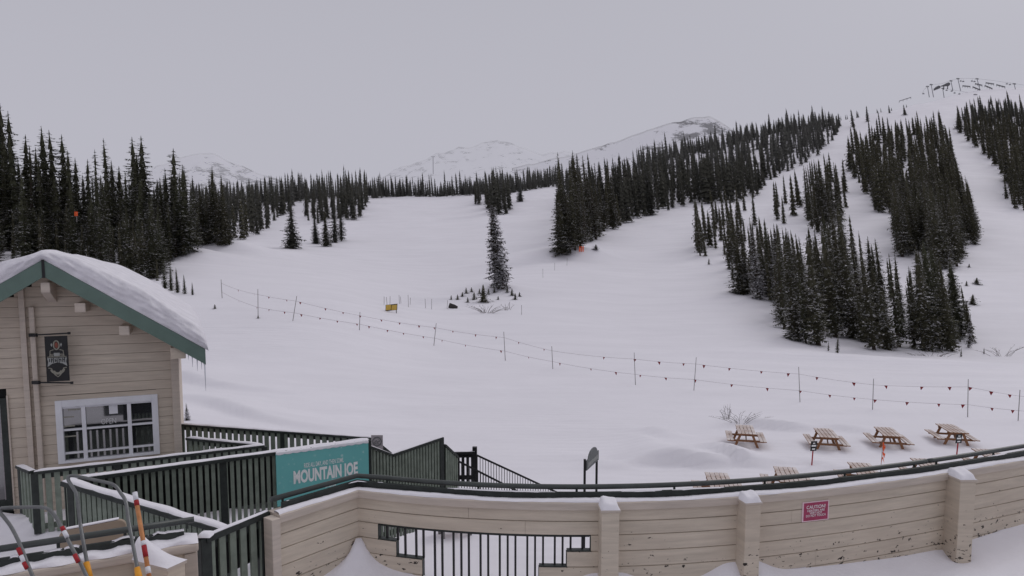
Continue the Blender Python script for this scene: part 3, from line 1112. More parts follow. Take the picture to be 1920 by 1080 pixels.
lone(935, 541, 384, 7, "leaf_snowy", "lone narrow snow-caked spruce standing on the knoll in the middle of the piste", 4.0, 1.3)
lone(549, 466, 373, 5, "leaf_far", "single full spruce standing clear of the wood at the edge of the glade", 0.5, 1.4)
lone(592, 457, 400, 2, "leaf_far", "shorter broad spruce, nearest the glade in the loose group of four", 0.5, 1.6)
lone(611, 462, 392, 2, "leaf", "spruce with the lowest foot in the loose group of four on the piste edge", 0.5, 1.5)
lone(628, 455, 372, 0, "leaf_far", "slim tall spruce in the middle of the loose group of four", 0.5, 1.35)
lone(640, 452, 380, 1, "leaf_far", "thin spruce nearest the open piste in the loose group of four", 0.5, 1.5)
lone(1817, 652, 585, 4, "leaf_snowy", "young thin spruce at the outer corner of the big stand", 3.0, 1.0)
lone(976, 378, 336, 5, "leaf_haze", "pale single spruce standing just in front of the skyline row", 1.0, 1.3)
lone(351, 788, 754, 2, "leaf_snowy", "tiny sapling poking from the snow beside the cabin corner", 0.0, 1.5)
for px, b, t, lab in [(321, 545, 494, "tallest of the young spruces on the bank behind the cabin eave"),
                      (333, 549, 501, "slim young spruce second along the bank behind the cabin eave"),
                      (347, 551, 514, "young spruce third along the bank behind the cabin eave"),
                      (361, 553, 528, "lowest bushy young spruce at the end of the bank behind the cabin eave"),
                      (309, 541, 485, "young spruce leaning at the foot of the hillside wood over the eave")]:
    lone(px, b, t, 0, "leaf_left", lab, 0.5, 1.25, None)
for px, b, t, lab in [(1570, 662, 626, "tiny young spruce in the gap at the foot of the big stand"),
                      (1553, 658, 640, "knee-high spruce in the gap at the foot of the big stand"),
                      (1802, 669, 652, "bare-looking little spruce in front of the big stand's corner"),
                      (1845, 664, 651, "stubby little spruce on the snow bank past the big stand")]:
    lone(px, b, t, 1, "leaf", lab, 1.0, 1.5, None)


def shrub(px, base, hpx, wide, label, mat="leaf", k=0, group=None):
    g = ground(px, base)
    h = hpx * g.y / F
    mb = MB()
    geo = BUSH_GEO[k]
    wide *= 1.7
    mb.v = [(v[0] * h * wide, v[1] * h * wide, v[2] * h) for v in geo.v]
    mb.f = list(geo.f)
    me = mesh_of("shrub", mb, mat)
    o = bpy.data.objects.new("shrub", me)
    COL.objects.link(o)
    o.location = g
    o.rotation_euler.z = rnd.uniform(0, 6)
    return tag(o, label, "shrub", group)


shrub(906, 566, 34, 1.1, "largest dark evergreen shrub below the lone tree on the knoll")
shrub(889, 562, 15, 1.2, "small reddish dark shrub beside the largest shrub on the knoll")
shrub(867, 556, 9, 1.5, "low shrub at the outer end of the knoll away from the trunk")
shrub(960, 554, 14, 1.1, "small upright shrub on the far side of the lone tree's trunk")
shrub(846, 562, 9, 1.0, "small dark shrub sticking up just above the dark log")
for x_, b_, h_ in ((858, 562, 8), (874, 550, 9), (884, 547, 7), (916, 552, 9), (927, 549, 8), (966, 562, 10), (974, 556, 7), (899, 551, 8), (934, 562, 6), (877, 567, 8), (951, 548, 9)):
    shrub(x_, b_, h_ * 1.3, 1.2, "small dark tuft poking through the snow of the knoll around the lone tree", "leaf", 0, "tufts on the knoll")
shrub(237, 538, 24, 1.9, "round snow-covered bush above the cabin roof slope", "leaf_snowy", 1)
shrub(484, 597, 7, 1.2, "small dark tuft at the foot of a leaning boundary pole")
shrub(403, 579, 9, 1.2, "dark tuft alone on the snow bank beyond the roof end")
shrub(1823, 571, 20, 1.1, "larger dark shrub on the open lane beside the big stand", "leaf", 1)
shrub(1831, 533, 13, 1.4, "dark shrub highest on the open lane beside the big stand", "leaf", 1)
shrub(1812, 536, 10, 1.1, "thin shrub nearest the trees on the open lane", "leaf", 0)
shrub(1817, 501, 7, 1.3, "smallest dark tuft on the upper part of the open lane", "leaf", 0)
shrub(1329, 496, 12, 0.8, "small isolated bush below the front edge of the big stand", "leaf", 0)
shrub(1493, 404, 7, 1.4, "low tuft in the snowy clearing between the stands", "leaf", 0)
shrub(1117, 468, 10, 1.6, "low juniper at the foot of the slope wood", "leaf", 1)
shrub(1060, 478, 9, 1.8, "flat bush at the lower tip of the slope wood", "leaf", 1)


def bare_plant(px, base, hpx, spread, n, label, name="bare_shrub", curve=0.3, seed=1):
    g = ground(px, base)
    k = g.y / F
    r = random.Random(seed)
    mb = MB()
    for i in range(n):
        a = (i / max(1, n - 1) - 0.5) * spread * k
        hh = hpx * k * r.uniform(0.5, 1.0)
        ox, oy = r.uniform(-0.3, 0.3) * spread * k, r.uniform(-0.2, 0.2)
        p0 = Vector((ox * 0.6 + a * 0.6, oy, -0.1))
        p1 = p0 + Vector((a * curve + r.uniform(-.05, .05), r.uniform(-.1, .1), hh * 0.6))
        p2 = p1 + Vector((a * curve * 1.6 + r.uniform(-.08, .08), r.uniform(-.1, .1), hh * 0.45))
        w = 0.0006 * g.y / 3 + 0.003
        mb.tube([p0, p1, p2], [w, w * 0.8, w * 0.3], 4, False)
        for q in range(3):
            s = p1.lerp(p2, r.uniform(0, 0.9))
            mb.tube([s, s + Vector((r.uniform(-.12, .12), r.uniform(-.05, .05), hh * r.uniform(.1, .22)))], [w * 0.6, w * 0.3], 3, False)
    mb.v = [tuple(Vector(v) + g) for v in mb.v]
    return tag(obj(name, mb, "twig", None, origin=g), label, "shrub")


bare_plant(1362, 786, 32, 14, 9, "upright bare twigs poking from the snow behind the picnic tables", seed=3, curve=0.5)
bare_plant(1388, 790, 22, 30, 16, "low wind-bent bare twigs behind the first picnic table", seed=4, curve=1.2)
bare_plant(911, 587, 17, 30, 22, "fan of dry grass stems at the lower edge of the knoll", "dry_grass_tuft", 0.9, 5)
bare_plant(950, 582, 14, 12, 7, "thin dry stems on the knoll past the grass fan", "dry_grass_tuft", 0.6, 6)
bare_plant(1878, 668, 22, 40, 14, "bare twiggy bush on the bank past the big stand", seed=7, curve=0.8)
bare_plant(1745, 668, 10, 80, 18, "scattered bare stems along the foot of the big stand", seed=8, curve=0.3)

# broken stumps and log on the knoll
g = ground(943, 541)
mb = MB()
mb.tube([g + Vector((0, 0, -0.2)), g + Vector((0.03, 0, 0.9)), g + Vector((0.1, 0, 1.75))], [0.3, 0.24, 0.16], 8)
tag(obj("tree_stump", mb, "bark", None, g, True), "dark broken stump close against the lone tree's trunk", "stump")
g = ground(948, 538)
mb = MB()
mb.tube([g + Vector((0, 0, -0.2)), g + Vector((0.25, 0, 0.9)), g + Vector((0.45, 0, 1.9))], [0.12, 0.1, 0.05], 7)
tag(obj("tree_stump", mb, "bark", None, g, True), "thin leaning snag beside the lone tree's stump", "stump")
g = ground(849, 578)
k = g.y / F
mb = MB()
mb.tube([g + Vector((-7 * k, 0, 0.42)), g + Vector((-2 * k, 0, 0.30)), g + Vector((3 * k, 0, 0.22)), g + Vector((9 * k, 0, 0.10))], [0.36, 0.34, 0.30, 0.16], 9)
tag(obj("fallen_log", mb, "rock", None, g, True), "short dark log lying on the snow beside the knoll", "log")

UP = Vector((0, 0, 1))
ZCAP = H - 2.2          # top of the parapet
ZT = H - 3.10           # snow on the near terrace
ZD = H - 4.25           # cabin deck
# ------------------------------------------------------------------ terraces under the snow
# near terrace: the parapet runs round it
CAP_PX = [(525, 966), (672, 919), (760, 928), (842, 936), (950, 942.5), (1060, 946), (1197, 943.5), (1307, 936.5), (1400, 929), (1460, 924), (1540, 917), (1617, 908.5), (1700, 899), (1775, 889), (1850, 877.5), (1920, 865), (1990, 851), (2080, 833)]
cap_pts = [hit(x, y, ZCAP) for x, y in CAP_PX]


def catmull(pts, n):
    out = []
    for i in range(len(pts) - 1):
        p0, p1, p2, p3 = pts[max(0, i - 1)], pts[i], pts[i + 1], pts[min(len(pts) - 1, i + 2)]
        for k in range(n):
            t = k / n
            out.append(0.5 * ((2 * p1) + (p2 - p0) * t + (2 * p0 - 5 * p1 + 4 * p2 - p3) * t * t + (3 * p1 - p0 - 3 * p2 + p3) * t ** 3))
    out.append(pts[-1])
    return out


left_run = [cap_pts[0], cap_pts[1]]
# even out the long curved run with a smooth fit in plan
xs = np.array([p.x for p in cap_pts[1:]])
ys = np.array([p.y for p in cap_pts[1:]])
co = np.polyfit(xs, ys, 3)
corner = cap_pts[1].copy()
x_a, x_b = corner.x, xs[-1]
run = [Vector((x, float(np.polyval(co, x)), ZCAP)) for x in np.linspace(x_a, x_b, 61)]
tend = (run[-1] - run[-2]).normalized()
run += [run[-1] + tend * (0.6 * k) for k in range(1, 9)]
corner = run[0].copy()
path = [left_run[0]] + run
pl_len = [0.0]
for a, b in zip(path, path[1:]):
    pl_len.append(pl_len[-1] + (b - a).length)


def s_at(px, z):
    """Length along the curved run where it crosses picture column px at height z."""
    best, bs = 1e9, 0
    for i in range(1, len(path) - 1):
        for t in (0, 0.25, 0.5, 0.75):
            p = path[i].lerp(path[i + 1], t)
            e = abs(proj(Vector((p.x, p.y, z)))[0] - px)
            if e < best:
                best, bs = e, pl_len[i] + (pl_len[i + 1] - pl_len[i]) * t
    return bs


def at_s(s):
    for i in range(len(path) - 1):
        if s <= pl_len[i + 1] or i == len(path) - 2:
            t = (s - pl_len[i]) / (pl_len[i + 1] - pl_len[i])
            return path[i].lerp(path[i + 1], t), (path[i + 1] - path[i]).normalized()


def sub_path(s0, s1, dz=0.0):
    out = [at_s(s0)[0]]
    for i, l in enumerate(pl_len):
        if s0 + 1e-4 < l < s1 - 1e-4:
            out.append(path[i].copy())
    out.append(at_s(s1)[0])
    return [p + Vector((0, 0, dz)) for p in out]


SEND = pl_len[-1]
wall = thing("parapet_wall", "long curved tan timber parapet with barred opening and dark handrail", "wall", (corner.x, corner.y, ZT))
# boards: rows below the cap, the opening left out
rows = [0.075, 0.20, 0.34, 0.505, 0.665, 0.83, 1.0]
open_px = {2: (705, 1107), 3: (742, 1066), 4: (789, 1012), 5: (789, 1012)}
gap = 0.003
boards = MB()
S1 = pl_len[1]


rj = random.Random(12)


def board(s0, s1, z0, z1):
    # butt joints every few metres, never right in the corner
    cuts = [s0]
    s = s0 + rj.uniform(1.3, 3.0)
    while s < s1 - 0.5:
        if abs(s - S1) > 0.25:
            cuts.append(s)
        s += rj.uniform(1.9, 3.2)
    cuts.append(s1)
    for a, b in zip(cuts, cuts[1:]):
        one_board(a + 0.0012, b - 0.0012, z0, z1)


def one_board(s0, s1, z0, z1):
    c = 0.004
    prof = [(0.0, -z0 - c), (0.012, -z0 - gap * 0.2), (0.055, -z0 - gap * 0.2), (0.055, -z1 + gap), (0.012, -z1 + gap), (0.0, -z1 + gap + c)]
    prof = [(s + 0.03, u) for s, u in prof]
    boards.sweep(sub_path(s0, s1), prof[::-1])


opens = {}
for i in range(len(rows) - 1):
    z0, z1 = rows[i], rows[i + 1]
    if i in open_px:
        zz = ZCAP - (z0 + z1) / 2
        a, b = s_at(open_px[i][0], zz), s_at(open_px[i][1], zz)
        opens[i] = (a, b, z0, z1)
        board(0.0, a, z0, z1)
        board(b, SEND, z0, z1)
    else:
        board(0.0, SEND, z0, z1)
obj("board_panel", boards, "tan_wall", wall)
# dark reveal round the opening and bars
rev = MB()
for i, (a, b, z0, z1) in opens.items():
    for s in (a, b):
        p, t = at_s(s)
        n = Vector((-t.y, t.x, 0))
        rev.beam(p + n * 0.058 - UP * (z0 + 0.004), p + n * 0.058 - UP * (z1 + 0.012), 0.055, 0.012, up=t)
    if i > 2:
        pa, pb, _, _ = opens[i - 1]
        for s0, s1 in ((pa, a), (b, pb)):
            if s1 - s0 > 0.02:
                rev.sweep(sub_path(s0, s1, -z0 + 0.002), [(0.026, 0), (0.09, 0), (0.09, 0.011), (0.026, 0.011)])
rev.sweep(sub_path(opens[2][0], opens[2][1], -opens[2][2] - 0.012), [(0.04, 0), (0.09, 0), (0.09, 0.011), (0.04, 0.011)])
obj("opening_trim", rev, "green_deep", wall)
bars = MB()
px = 721.0
while px < 1100:
    zt = ZCAP - opens[2][2]
    s = s_at(px, zt)
    bot = 0.505
    for i in (3, 4, 5):
        if opens[i][0] < s < opens[i][1]:
            bot = opens[i][3]
    p, t = at_s(s)
    n = Vector((-t.y, t.x, 0))
    bars.beam(p + n * 0.075 - UP * (opens[2][2] - 0.0), p + n * 0.075 - UP * bot, 0.02, 0.02, up=t)
    px += 17.6
bars.sweep(sub_path(opens[2][0] + 0.01, opens[2][1] - 0.01, -opens[2][2] - 0.03), [(0.066, 0), (0.084, 0), (0.084, 0.016), (0.066, 0.016)])
obj("bar_grille", bars, "black", wall)
# cap, snow strip, dark beam, handrail
cap = MB()
cap.sweep(sub_path(0, SEND), [(-0.0, -0.075), (-0.0, -0.008), (0.008, 0.0), (0.20, 0.0), (0.20, -0.075)][::-1])
obj("cap_board", cap, "tan_cap", wall)
sn = MB()
r3 = random.Random(3)
fine = sub_path(0, SEND)
dense = []
for a, b in zip(fine, fine[1:]):
    k = max(1, int((b - a).length / 0.05))
    dense += [a.lerp(b, i / k) for i in range(k)]
dense.append(fine[-1])
o0 = len(sn.v)
for i, p in enumerate(dense):
    t = (dense[min(i + 1, len(dense) - 1)] - dense[max(0, i - 1)]).normalized()
    n = Vector((-t.y, t.x, 0))
    wob = 0.006 * math.sin(i * 0.37) + 0.005 * math.sin(i * 1.13) + r3.uniform(-.003, .003)
    hh = 0.020 + 0.007 * math.sin(i * 0.21 + 1) + r3.uniform(-.002, .002)
    for s, u in ((0.012 + wob, 0.001), (0.022 + wob, hh * 0.7), (0.06, hh), (0.095, hh * 0.9), (0.099, 0.001)):
        sn.v.append(tuple(p + n * s + UP * u))
for i in range(len(dense) - 1):
    for k in range(4):
        sn.f.append((o0 + i * 5 + k, o0 + i * 5 + k + 1, o0 + (i + 1) * 5 + k + 1, o0 + (i + 1) * 5 + k))
obj("snow_strip", sn, "snow", wall, smooth=True)
bm_ = MB()
bm_.sweep(sub_path(0.10, SEND), [(0.105, 0.002), (0.105, 0.070), (0.142, 0.070), (0.142, 0.002)][::-1])
obj("rail_beam", bm_, "green_deep", wall, bevel=0.006)
sn2 = MB()
for i, p in enumerate(dense[3:]):
    t = (dense[min(i + 4, len(dense) - 1)] - dense[i + 2]).normalized()
    n = Vector((-t.y, t.x, 0))
    hh = 0.0705 + 0.016 * float(fbm(np.array(i * 0.11), np.array(2.0), 3)) - 0.001
    for s, u in ((0.106, hh - 0.006), (0.116, hh), (0.132, hh), (0.141, hh - 0.006)):
        sn2.v.append(tuple(p + n * s + UP * u))
for i in range(len(dense) - 4):
    for k in range(3):
        sn2.f.append((i * 4 + k, i * 4 + k + 1, (i + 1) * 4 + k + 1, (i + 1) * 4 + k))
obj("loose_snow", sn2, "snow", wall)


def offs(pth, s, dz):
    out = []
    for i, p in enumerate(pth):
        t = (pth[min(i + 1, len(pth) - 1)] - pth[max(0, i - 1)])
        if 0 < i < len(pth) - 1:
            t = (pth[i + 1] - p).normalized() + (p - pth[i - 1]).normalized()
        t.normalize()
        n = Vector((-t.y, t.x, 0))
        out.append(p + n * s + UP * dz)
    return out


s_gap = s_at(1768, ZCAP + 0.17)
for a, b in ((0.02, s_gap - 0.02), (s_gap + 0.02, SEND)):
    hr = MB()
    pth = offs(sub_path(a, b), 0.176, 0.106)
    hr.tube(pth, 0.0265, 12)
    h_ = obj("handrail", hr, "pipe", wall, smooth=True)
    st = MB()
    s = a + 0.12
    while s < b:
        p, t = at_s(s)
        n = Vector((-t.y, t.x, 0))
        st.tube([p + n * 0.165 + UP * 0.001, p + n * 0.170 + UP * 0.09], 0.012, 8)
        s += 1.02
    obj("rail_bracket", st, "green_deep", h_)
# buttress pillars
for px_, wd, dp in ((1141, 0.17, 0.20), (1400, 0.165, 0.17), (1790, 0.175, 0.26)):
    s = s_at(px_, ZCAP)
    p, t = at_s(s)
    n = Vector((-t.y, t.x, 0))
    if px_ > 1700:
        t = (t + n * -0.35).normalized()
        n = Vector((-t.y, t.x, 0))
    pb = MB()
    c = p - n * (dp / 2 - 0.04)
    pb.obox(c + UP * (-0.62), t * wd / 2, n * (dp / 2), UP * 0.58)
    pil = obj("pillar", pb, "tan_wall", wall, bevel=0.006)
    cp = MB()
    q = [c - t * (wd / 2 + .012) - n * (dp / 2 + .012), c + t * (wd / 2 + .012) - n * (dp / 2 + .012), c + t * (wd / 2 + .012) + n * (dp / 2 - 0.03), c - t * (wd / 2 + .012) + n * (dp / 2 - 0.03)]
    cp.prism([v - UP * 0.038 for v in q], UP * 0.02)
    obj("pillar_cap", cp, "tan_cap", pil)
    ms = MB()
    G = 9
    for i in range(G):
        for j in range(G):
            u, v = i / (G - 1) * 2 - 1, j / (G - 1) * 2 - 1
            edge = (1 - u ** 4) * (1 - v ** 4)
            hh = edge ** 0.4 * (0.045 + 0.03 * (v + 1) + 0.01 * math.sin(u * 3 + px_))
            ms.v.append(tuple(c + t * u * (wd / 2 + 0.008) + n * (v * (dp / 2) - 0.01) + UP * (hh - 0.0175)))
    for i in range(G - 1):
        for j in range(G - 1):
            ms.f.append((i * G + j, (i + 1) * G + j, (i + 1) * G + j + 1, i * G + j + 1))
    obj("pillar_snow", ms, "snow", pil, smooth=True)
# end post of the wall with its own little snow cap
p0, t0 = at_s(0.0)
n0 = Vector((-t0.y, t0.x, 0))
ep = MB()
ep.obox(p0 + n0 * 0.055 - UP * 0.62 - t0 * 0.05, t0 * 0.045, n0 * 0.07, UP * 0.60)
obj("end_trim", ep, "tan_cap", wall, bevel=0.006)

# terrace block and its snow
pil_px = [1141, 1400, 1790]
tp = [path[0] + Vector((-0.02, 0, 0))] + path[1:]
outer = [Vector((p.x, p.y, 0)) for p in tp]
blk = MB()
poly = [Vector((p.x, p.y + 0.06, 0)) for p in outer] + [Vector((run[-1].x + 0.1, 2.0, 0)), Vector((run[-1].x + 0.1, -3, 0)), Vector((-2.15, -3, 0)), Vector((-2.15, 5.5, 0))]
blk.prism([Vector((p.x, p.y, -0.5)) for p in poly], UP * (ZT - 0.28 + 0.5))
tag(obj("terrace", blk, "green_deep"), kind="structure")
# snow on the terrace: heaped against the wall, dipping at the pillars
xs_ = np.linspace(-2.2, run[-1].x, 300)
NR = 120
rowsV = []
for j in range(NR):
    f = 1 - (1 - j / (NR - 1)) ** 1.0
    rr_ = []
    for x in xs_:
        if x < corner.x:
            yw = left_run[0].y + (corner.y - left_run[0].y) * (x - left_run[0].x) / (corner.x - left_run[0].x)
        else:
            yw = float(np.interp(x, [q.x for q in run], [q.y for q in run]))
        y = 0.3 + (yw + 0.05 - 0.3) * f
        dist = yw - y
        z = ZT - 0.02 + 0.03 * math.sin(x * 1.3 + y * 0.7)
        z += 0.06 * math.exp(-dist / 0.22)
        # deep drift into the corner
        dc = math.hypot(x - corner.x, dist * 0.9)
        z += 0.36 * math.exp(-dc / 0.10) + 0.07 * math.exp(-dc / 0.4)
        for q in pil_px:
            p, _ = at_s(s_at(q, ZCAP))
            dd = math.hypot(x - p.x, y - (p.y - 0.12))
            z += -0.06 * math.exp(-(dd / 0.16) ** 2) + 0.15 * math.exp(-((dd - 0.14) / 0.24) ** 2) * math.exp(-dist / 0.35) * (q < 1700)
        # low wind ridges further in
        z += 0.05 * math.exp(-((dist - 0.85 - 0.2 * math.sin(x * 1.1)) / 0.16) ** 2) * (0.5 + 0.5 * math.sin(x * 1.3 + 4.6)) * (x > 1)
        z -= 0.10 * max(0, dist - 0.5)
        rr_.append((x, y, z))
    rowsV.append(rr_)
VV = np.array(rowsV)
VV[:, :, 2] += 0.02 * fbm(VV[:, :, 0] * 1.3, VV[:, :, 1] * 1.3 + 4, 4) * np.clip((VV[:, :, 1] - 0.2), 0, 1)
tag(grid_mesh("terrace_snow", VV, "snow"), kind="structure")

# ------------------------------------------------------------------ caution sign on the wall
A_, t_ = at_s(s_at(1529, ZCAP - 0.2))
tt = Vector((t_.x, t_.y, 0)).normalized()
nn = Vector((tt.y, -tt.x, 0))


def on_wall(px, py, off=0.0):
    return hit_v(px, py, A_ - nn * 0.03 + nn * off, nn)


c_s = on_wall(1529, 958, 0.006)
SW, SH = (on_wall(1554, 950) - on_wall(1505, 950)).length / 2, 0.105
sg = thing("caution_sign", "crimson caution notice with white lettering fixed to the tan parapet", "sign", c_s - UP * SH)
mb = MB()
mb.obox(c_s, tt * SW, nn * 0.004, UP * SH)
obj("sign_board", mb, "pinkish", sg)
mb = MB()
mb.obox(c_s + nn * 0.005, tt * (SW * 0.91), nn * 0.002, UP * SH * 0.9)
obj("sign_face", mb, "magenta", sg)
mb = MB()
for i, (tx, sz, w_) in enumerate((("CAUTION!", 0.045, 1.30), ("HEATERS ARE", 0.030, 1.18), ("VERY HOT", 0.030, 0.86), ("DO NOT TOUCH", 0.030, 1.34))):
    text_mb(mb, tx, c_s + UP * (0.047 - (0, 0.038, 0.065, 0.092)[i]) + nn * 0.0065, tt, UP, sz * 1.12, 0.006, maxw=w_ * SW * 1.1, depth=0.002)
obj("sign_lettering", mb, "letter", sg)


# ------------------------------------------------------------------ picket fences
def picket_fence(name, label, A, B, zb, spacing, pw, group=None, rail=(0.12, 0.045), snow=0.02, posts=(), cat="fence", mat="green", railmat="green_deep", lower=True, base_follow=None, gapdrop=0.03, pt=0.025, zb2=None, back=0.0):
    """A run of pickets under a capped rail from A to B (top points), pickets reaching to zb."""
    A, B = Vector(A), Vector(B)
    d = B - A
    dh = Vector((d.x, d.y, 0))
    L = dh.length
    e = dh / L
    n = Vector((-e.y, e.x, 0))
    if n.y > 0:
        n = -n                      # towards the camera side
    root = thing(name, label, cat, (A.x, A.y, min(zb, zb2 if zb2 is not None else zb)), group)
    mb = MB()
    k = int(L / spacing)
    for i in range(k + 1):
        t = (i + 0.5) / (k + 1)
        p = A.lerp(B, t)
        bz = zb if zb2 is None else zb + (zb2 - zb) * t
        bz += rnd.uniform(-0.01, 0.01)
        top = p.z - gapdrop
        mb.obox((p.x, p.y, (top + bz) / 2), e * pw / 2, n * pt / 2, UP * ((top - bz) / 2))
    if lower:
        for off in (0.10,):
            a2 = Vector((A.x, A.y, zb + off)) - n * 0.045
            b2 = Vector((B.x, B.y, (zb2 if zb2 is not None else zb) + off)) - n * 0.045
            mb.beam(a2, b2, 0.04, 0.09)
    obj("picket_panel", mb, mat, root)
    if back:  # black sheet standing in for the shade in the picket gaps
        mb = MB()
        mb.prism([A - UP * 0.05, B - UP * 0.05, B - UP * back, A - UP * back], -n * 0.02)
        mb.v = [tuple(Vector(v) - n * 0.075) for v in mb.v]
        obj("gap_shade_sheet", mb, "black", root)
    mb = MB()
    mb.beam(A, B, rail[0], rail[1], base=-rail[1] / 2 + 0.012)
    mb.beam(A - UP * 0.085 - n * 0.035, B - UP * 0.085 - n * 0.035, 0.04, 0.09)
    obj("top_rail", mb, railmat, root)
    if snow:
        mb = MB()
        K = max(6, int(L / 0.09))
        r = random.Random(int(L * 1000))
        for i in range(K + 1):
            p = A.lerp(B, i / K) + UP * 0.013
            hs = snow * (0.75 + 0.35 * math.sin(i * 0.9) * r.uniform(0.4, 1)) if 0 < i < K else 0.002
            w1, w2 = rail[0] * (0.40 + r.uniform(-0.06, 0.05)), rail[0] * (0.42 + r.uniform(-0.06, 0.05))
            for s, u in ((w1, 0), (w1 * 0.8, hs * 0.8), (0, hs), (-w2 * 0.8, hs * 0.85), (-w2, 0)):
                mb.v.append(tuple(p + n * s + UP * u))
        for i in range(K):
            for q in range(4):
                mb.f.append((i * 5 + q, i * 5 + q + 1, (i + 1) * 5 + q + 1, (i + 1) * 5 + q))
        obj("snow_cap", mb, "snow", root, smooth=True)
    for t, h_ in posts:
        p = A.lerp(B, t)
        mb = MB()
        bz = zb if zb2 is None else zb + (zb2 - zb) * t
        mb.obox((p.x - n.x * 0.03, p.y - n.y * 0.03, (p.z + h_ + bz) / 2), e * 0.05, n * 0.05, UP * ((p.z + h_ - bz) / 2))
        obj("post", mb, railmat, root, bevel=0.005)
    return root


zr1 = H - 3.2
c1, c2, c3 = hit(64, 885, zr1), hit(495, 835, zr1), hit(352, 821, zr1)
picket_fence("deck_railing", "green railing with snowy rail in front of the cabin window", c1, c2, ZD, 0.125, 0.082, "railings of the cabin deck", posts=((0.0, -0.03), (0.33, -0.03), (0.66, -0.03), (1.0, -0.03)), snow=0.028)
picket_fence("deck_railing", "short return of green railing from the cabin corner to the ramp", c3, c2 + (c3 - c2).normalized() * 0.07, ZD, 0.145, 0.085, "railings of the cabin deck", snow=0.028)
c0 = hit(36, 873, zr1)
picket_fence("deck_railing", "stub of green railing between cabin door and window railing", c0, c1 + (c0 - c1).normalized() * 0.07, ZD, 0.145, 0.085, "railings of the cabin deck", posts=((0.0, -0.02),), snow=0.02)
d1, d2 = hit(336, 795, zr1), hit(703, 821, zr1)
picket_fence("ramp_railing", "far green railing along the outer edge of the ramp, snow showing between pickets", d1, d2, ZD - 0.25, 0.155, 0.095, "railings of the ramp", posts=((0.55, -0.03), (0.985, -0.01)), snow=0.018)
zr3 = H - 2.7
e1, e2 = hit(128, 899, zr3), hit(690, 824, zr3)
picket_fence("ramp_railing", "long green picket railing that carries the teal board", e1, e2, zr3 - 1.42, 0.088, 0.053, "railings of the ramp", back=0.80, rail=(0.15, 0.05), posts=((0.0, -0.02), (0.46, -0.03), (0.70, -0.03), (1.0, -0.02)), snow=0.02)
f1, f2 = e1 + Vector((0.0, -0.05, 0.0)), P(432, 994, 8.25)
picket_fence("stair_fence", "sloping dark green picket side with snow-covered sloping rail", f1, f2, ZD - 0.3, 0.080, 0.060, "railings of the ramp", back=1.2, rail=(0.17, 0.06), posts=((0.03, -0.03), (0.98, -0.03)), snow=0.035, gapdrop=0.06)
g1, g2 = hit(384, 1004, ZCAP - 0.02), hit(500, 960, ZCAP + 0.0)
g1.z -= 0.02
picket_fence("terrace_gate", "dark green picket gate between the snowy post and the parapet end", g1, g2, ZT - 0.75, 0.105, 0.062, None, back=0.45, rail=(0.06, 0.055), posts=((0.0, 0.0), (0.96, 0.0)), snow=0.012, cat="gate", gapdrop=0.02)
mb = MB()
G = 7
for i in range(G):
    for j in range(G):
        u, v = i / (G - 1) * 2 - 1, j / (G - 1) * 2 - 1
        mb.v.append(tuple(g1 + Vector((u * 0.062, v * 0.062 + 0.02, 0.014 + 0.03 * ((1 - u ** 4) * (1 - v ** 4)) ** 0.5))))
for i in range(G - 1):
    for j in range(G - 1):
        mb.f.append((i * G + j, (i + 1) * G + j, (i + 1) * G + j + 1, i * G + j + 1))
gate = [o for o in COL.objects if o.name == "terrace_gate"][0]
obj("post_snow", mb, "snow", gate, smooth=True)

# zig-zag panels further along the ramp
pa, pb, pc, pd = P(692, 836, 11.35), P(735, 852, 11.7), P(829, 820, 12.5), P(858, 856, 12.9)
zb_ = H - 4.7
picket_fence("zigzag_fence", "short falling panel of green pickets beside the teal board", pa, pb, zb_, 0.070, 0.046, "zigzag panels of the ramp", back=1.3, rail=(0.07, 0.04), snow=0.012)
picket_fence("zigzag_fence", "tall green picket panel whose top climbs to a peak", pb, pc, zb_, 0.070, 0.046, "zigzag panels of the ramp", back=1.3, rail=(0.08, 0.05), posts=((0.985, 0.0),), snow=0.015)
picket_fence("zigzag_fence", "narrow green picket panel dropping from the peak to the stairs", pc + Vector((0.05, 0.05, -0.16)), pd, zb_, 0.070, 0.046, "zigzag panels of the ramp", back=1.3, rail=(0.06, 0.04), snow=0.010)
picket_fence("zigzag_fence", "back slope of green rail behind the falling panel", P(706, 828, 13.2), P(733, 850, 13.5), H - 4.4, 0.14, 0.09, "zigzag panels of the ramp", rail=(0.08, 0.05), snow=0.010)
picket_fence("stair_landing_railing", "dark railing of wide slats at the head of the stairs", P(846, 848, 14.2), P(890, 847, 14.2), H - 4.45, 0.105, 0.062, None, rail=(0.09, 0.06), posts=((1.0, 0.1),), snow=0.012, mat="black", railmat="black", gapdrop=0.08)


def stair_rail(label, A, B, drop, n):
    root = thing("stair_handrail", label, "handrail", Vector((A.x, A.y, A.z - drop)), "handrails of the snowy stairs")
    mb = MB()
    mb.beam(A, B, 0.045, 0.04)
    obj("top_rail", mb, "black", root)
    mb = MB()
    mb.beam(A - UP * drop, B - UP * drop, 0.03, 0.03)
    obj("bottom_rail", mb, "black", root)
    mb = MB()
    for i in range(n + 1):
        p = A.lerp(B, i / n)
        mb.beam(p - UP * 0.01, p - UP * (drop + 0.01), 0.014, 0.014, up=(0, 1, 0))
    obj("baluster_row", mb, "black", root)
    return root


s1a, s1b = P(895, 854, 14.1), P(1046, 924, 14.9)
ext = (s1b - s1a)
stair_rail("black handrail with thin balusters, uphill side of the snowy stairs", s1a, s1a + ext * 1.1, 0.8, 34)
s2a, s2b = P(860, 865, 12.95), P(1000, 936, 13.8)
stair_rail("black handrail with thin balusters, terrace side of the snowy stairs", s2a, s2a + (s2b - s2a) * 1.05, 0.75, 30)
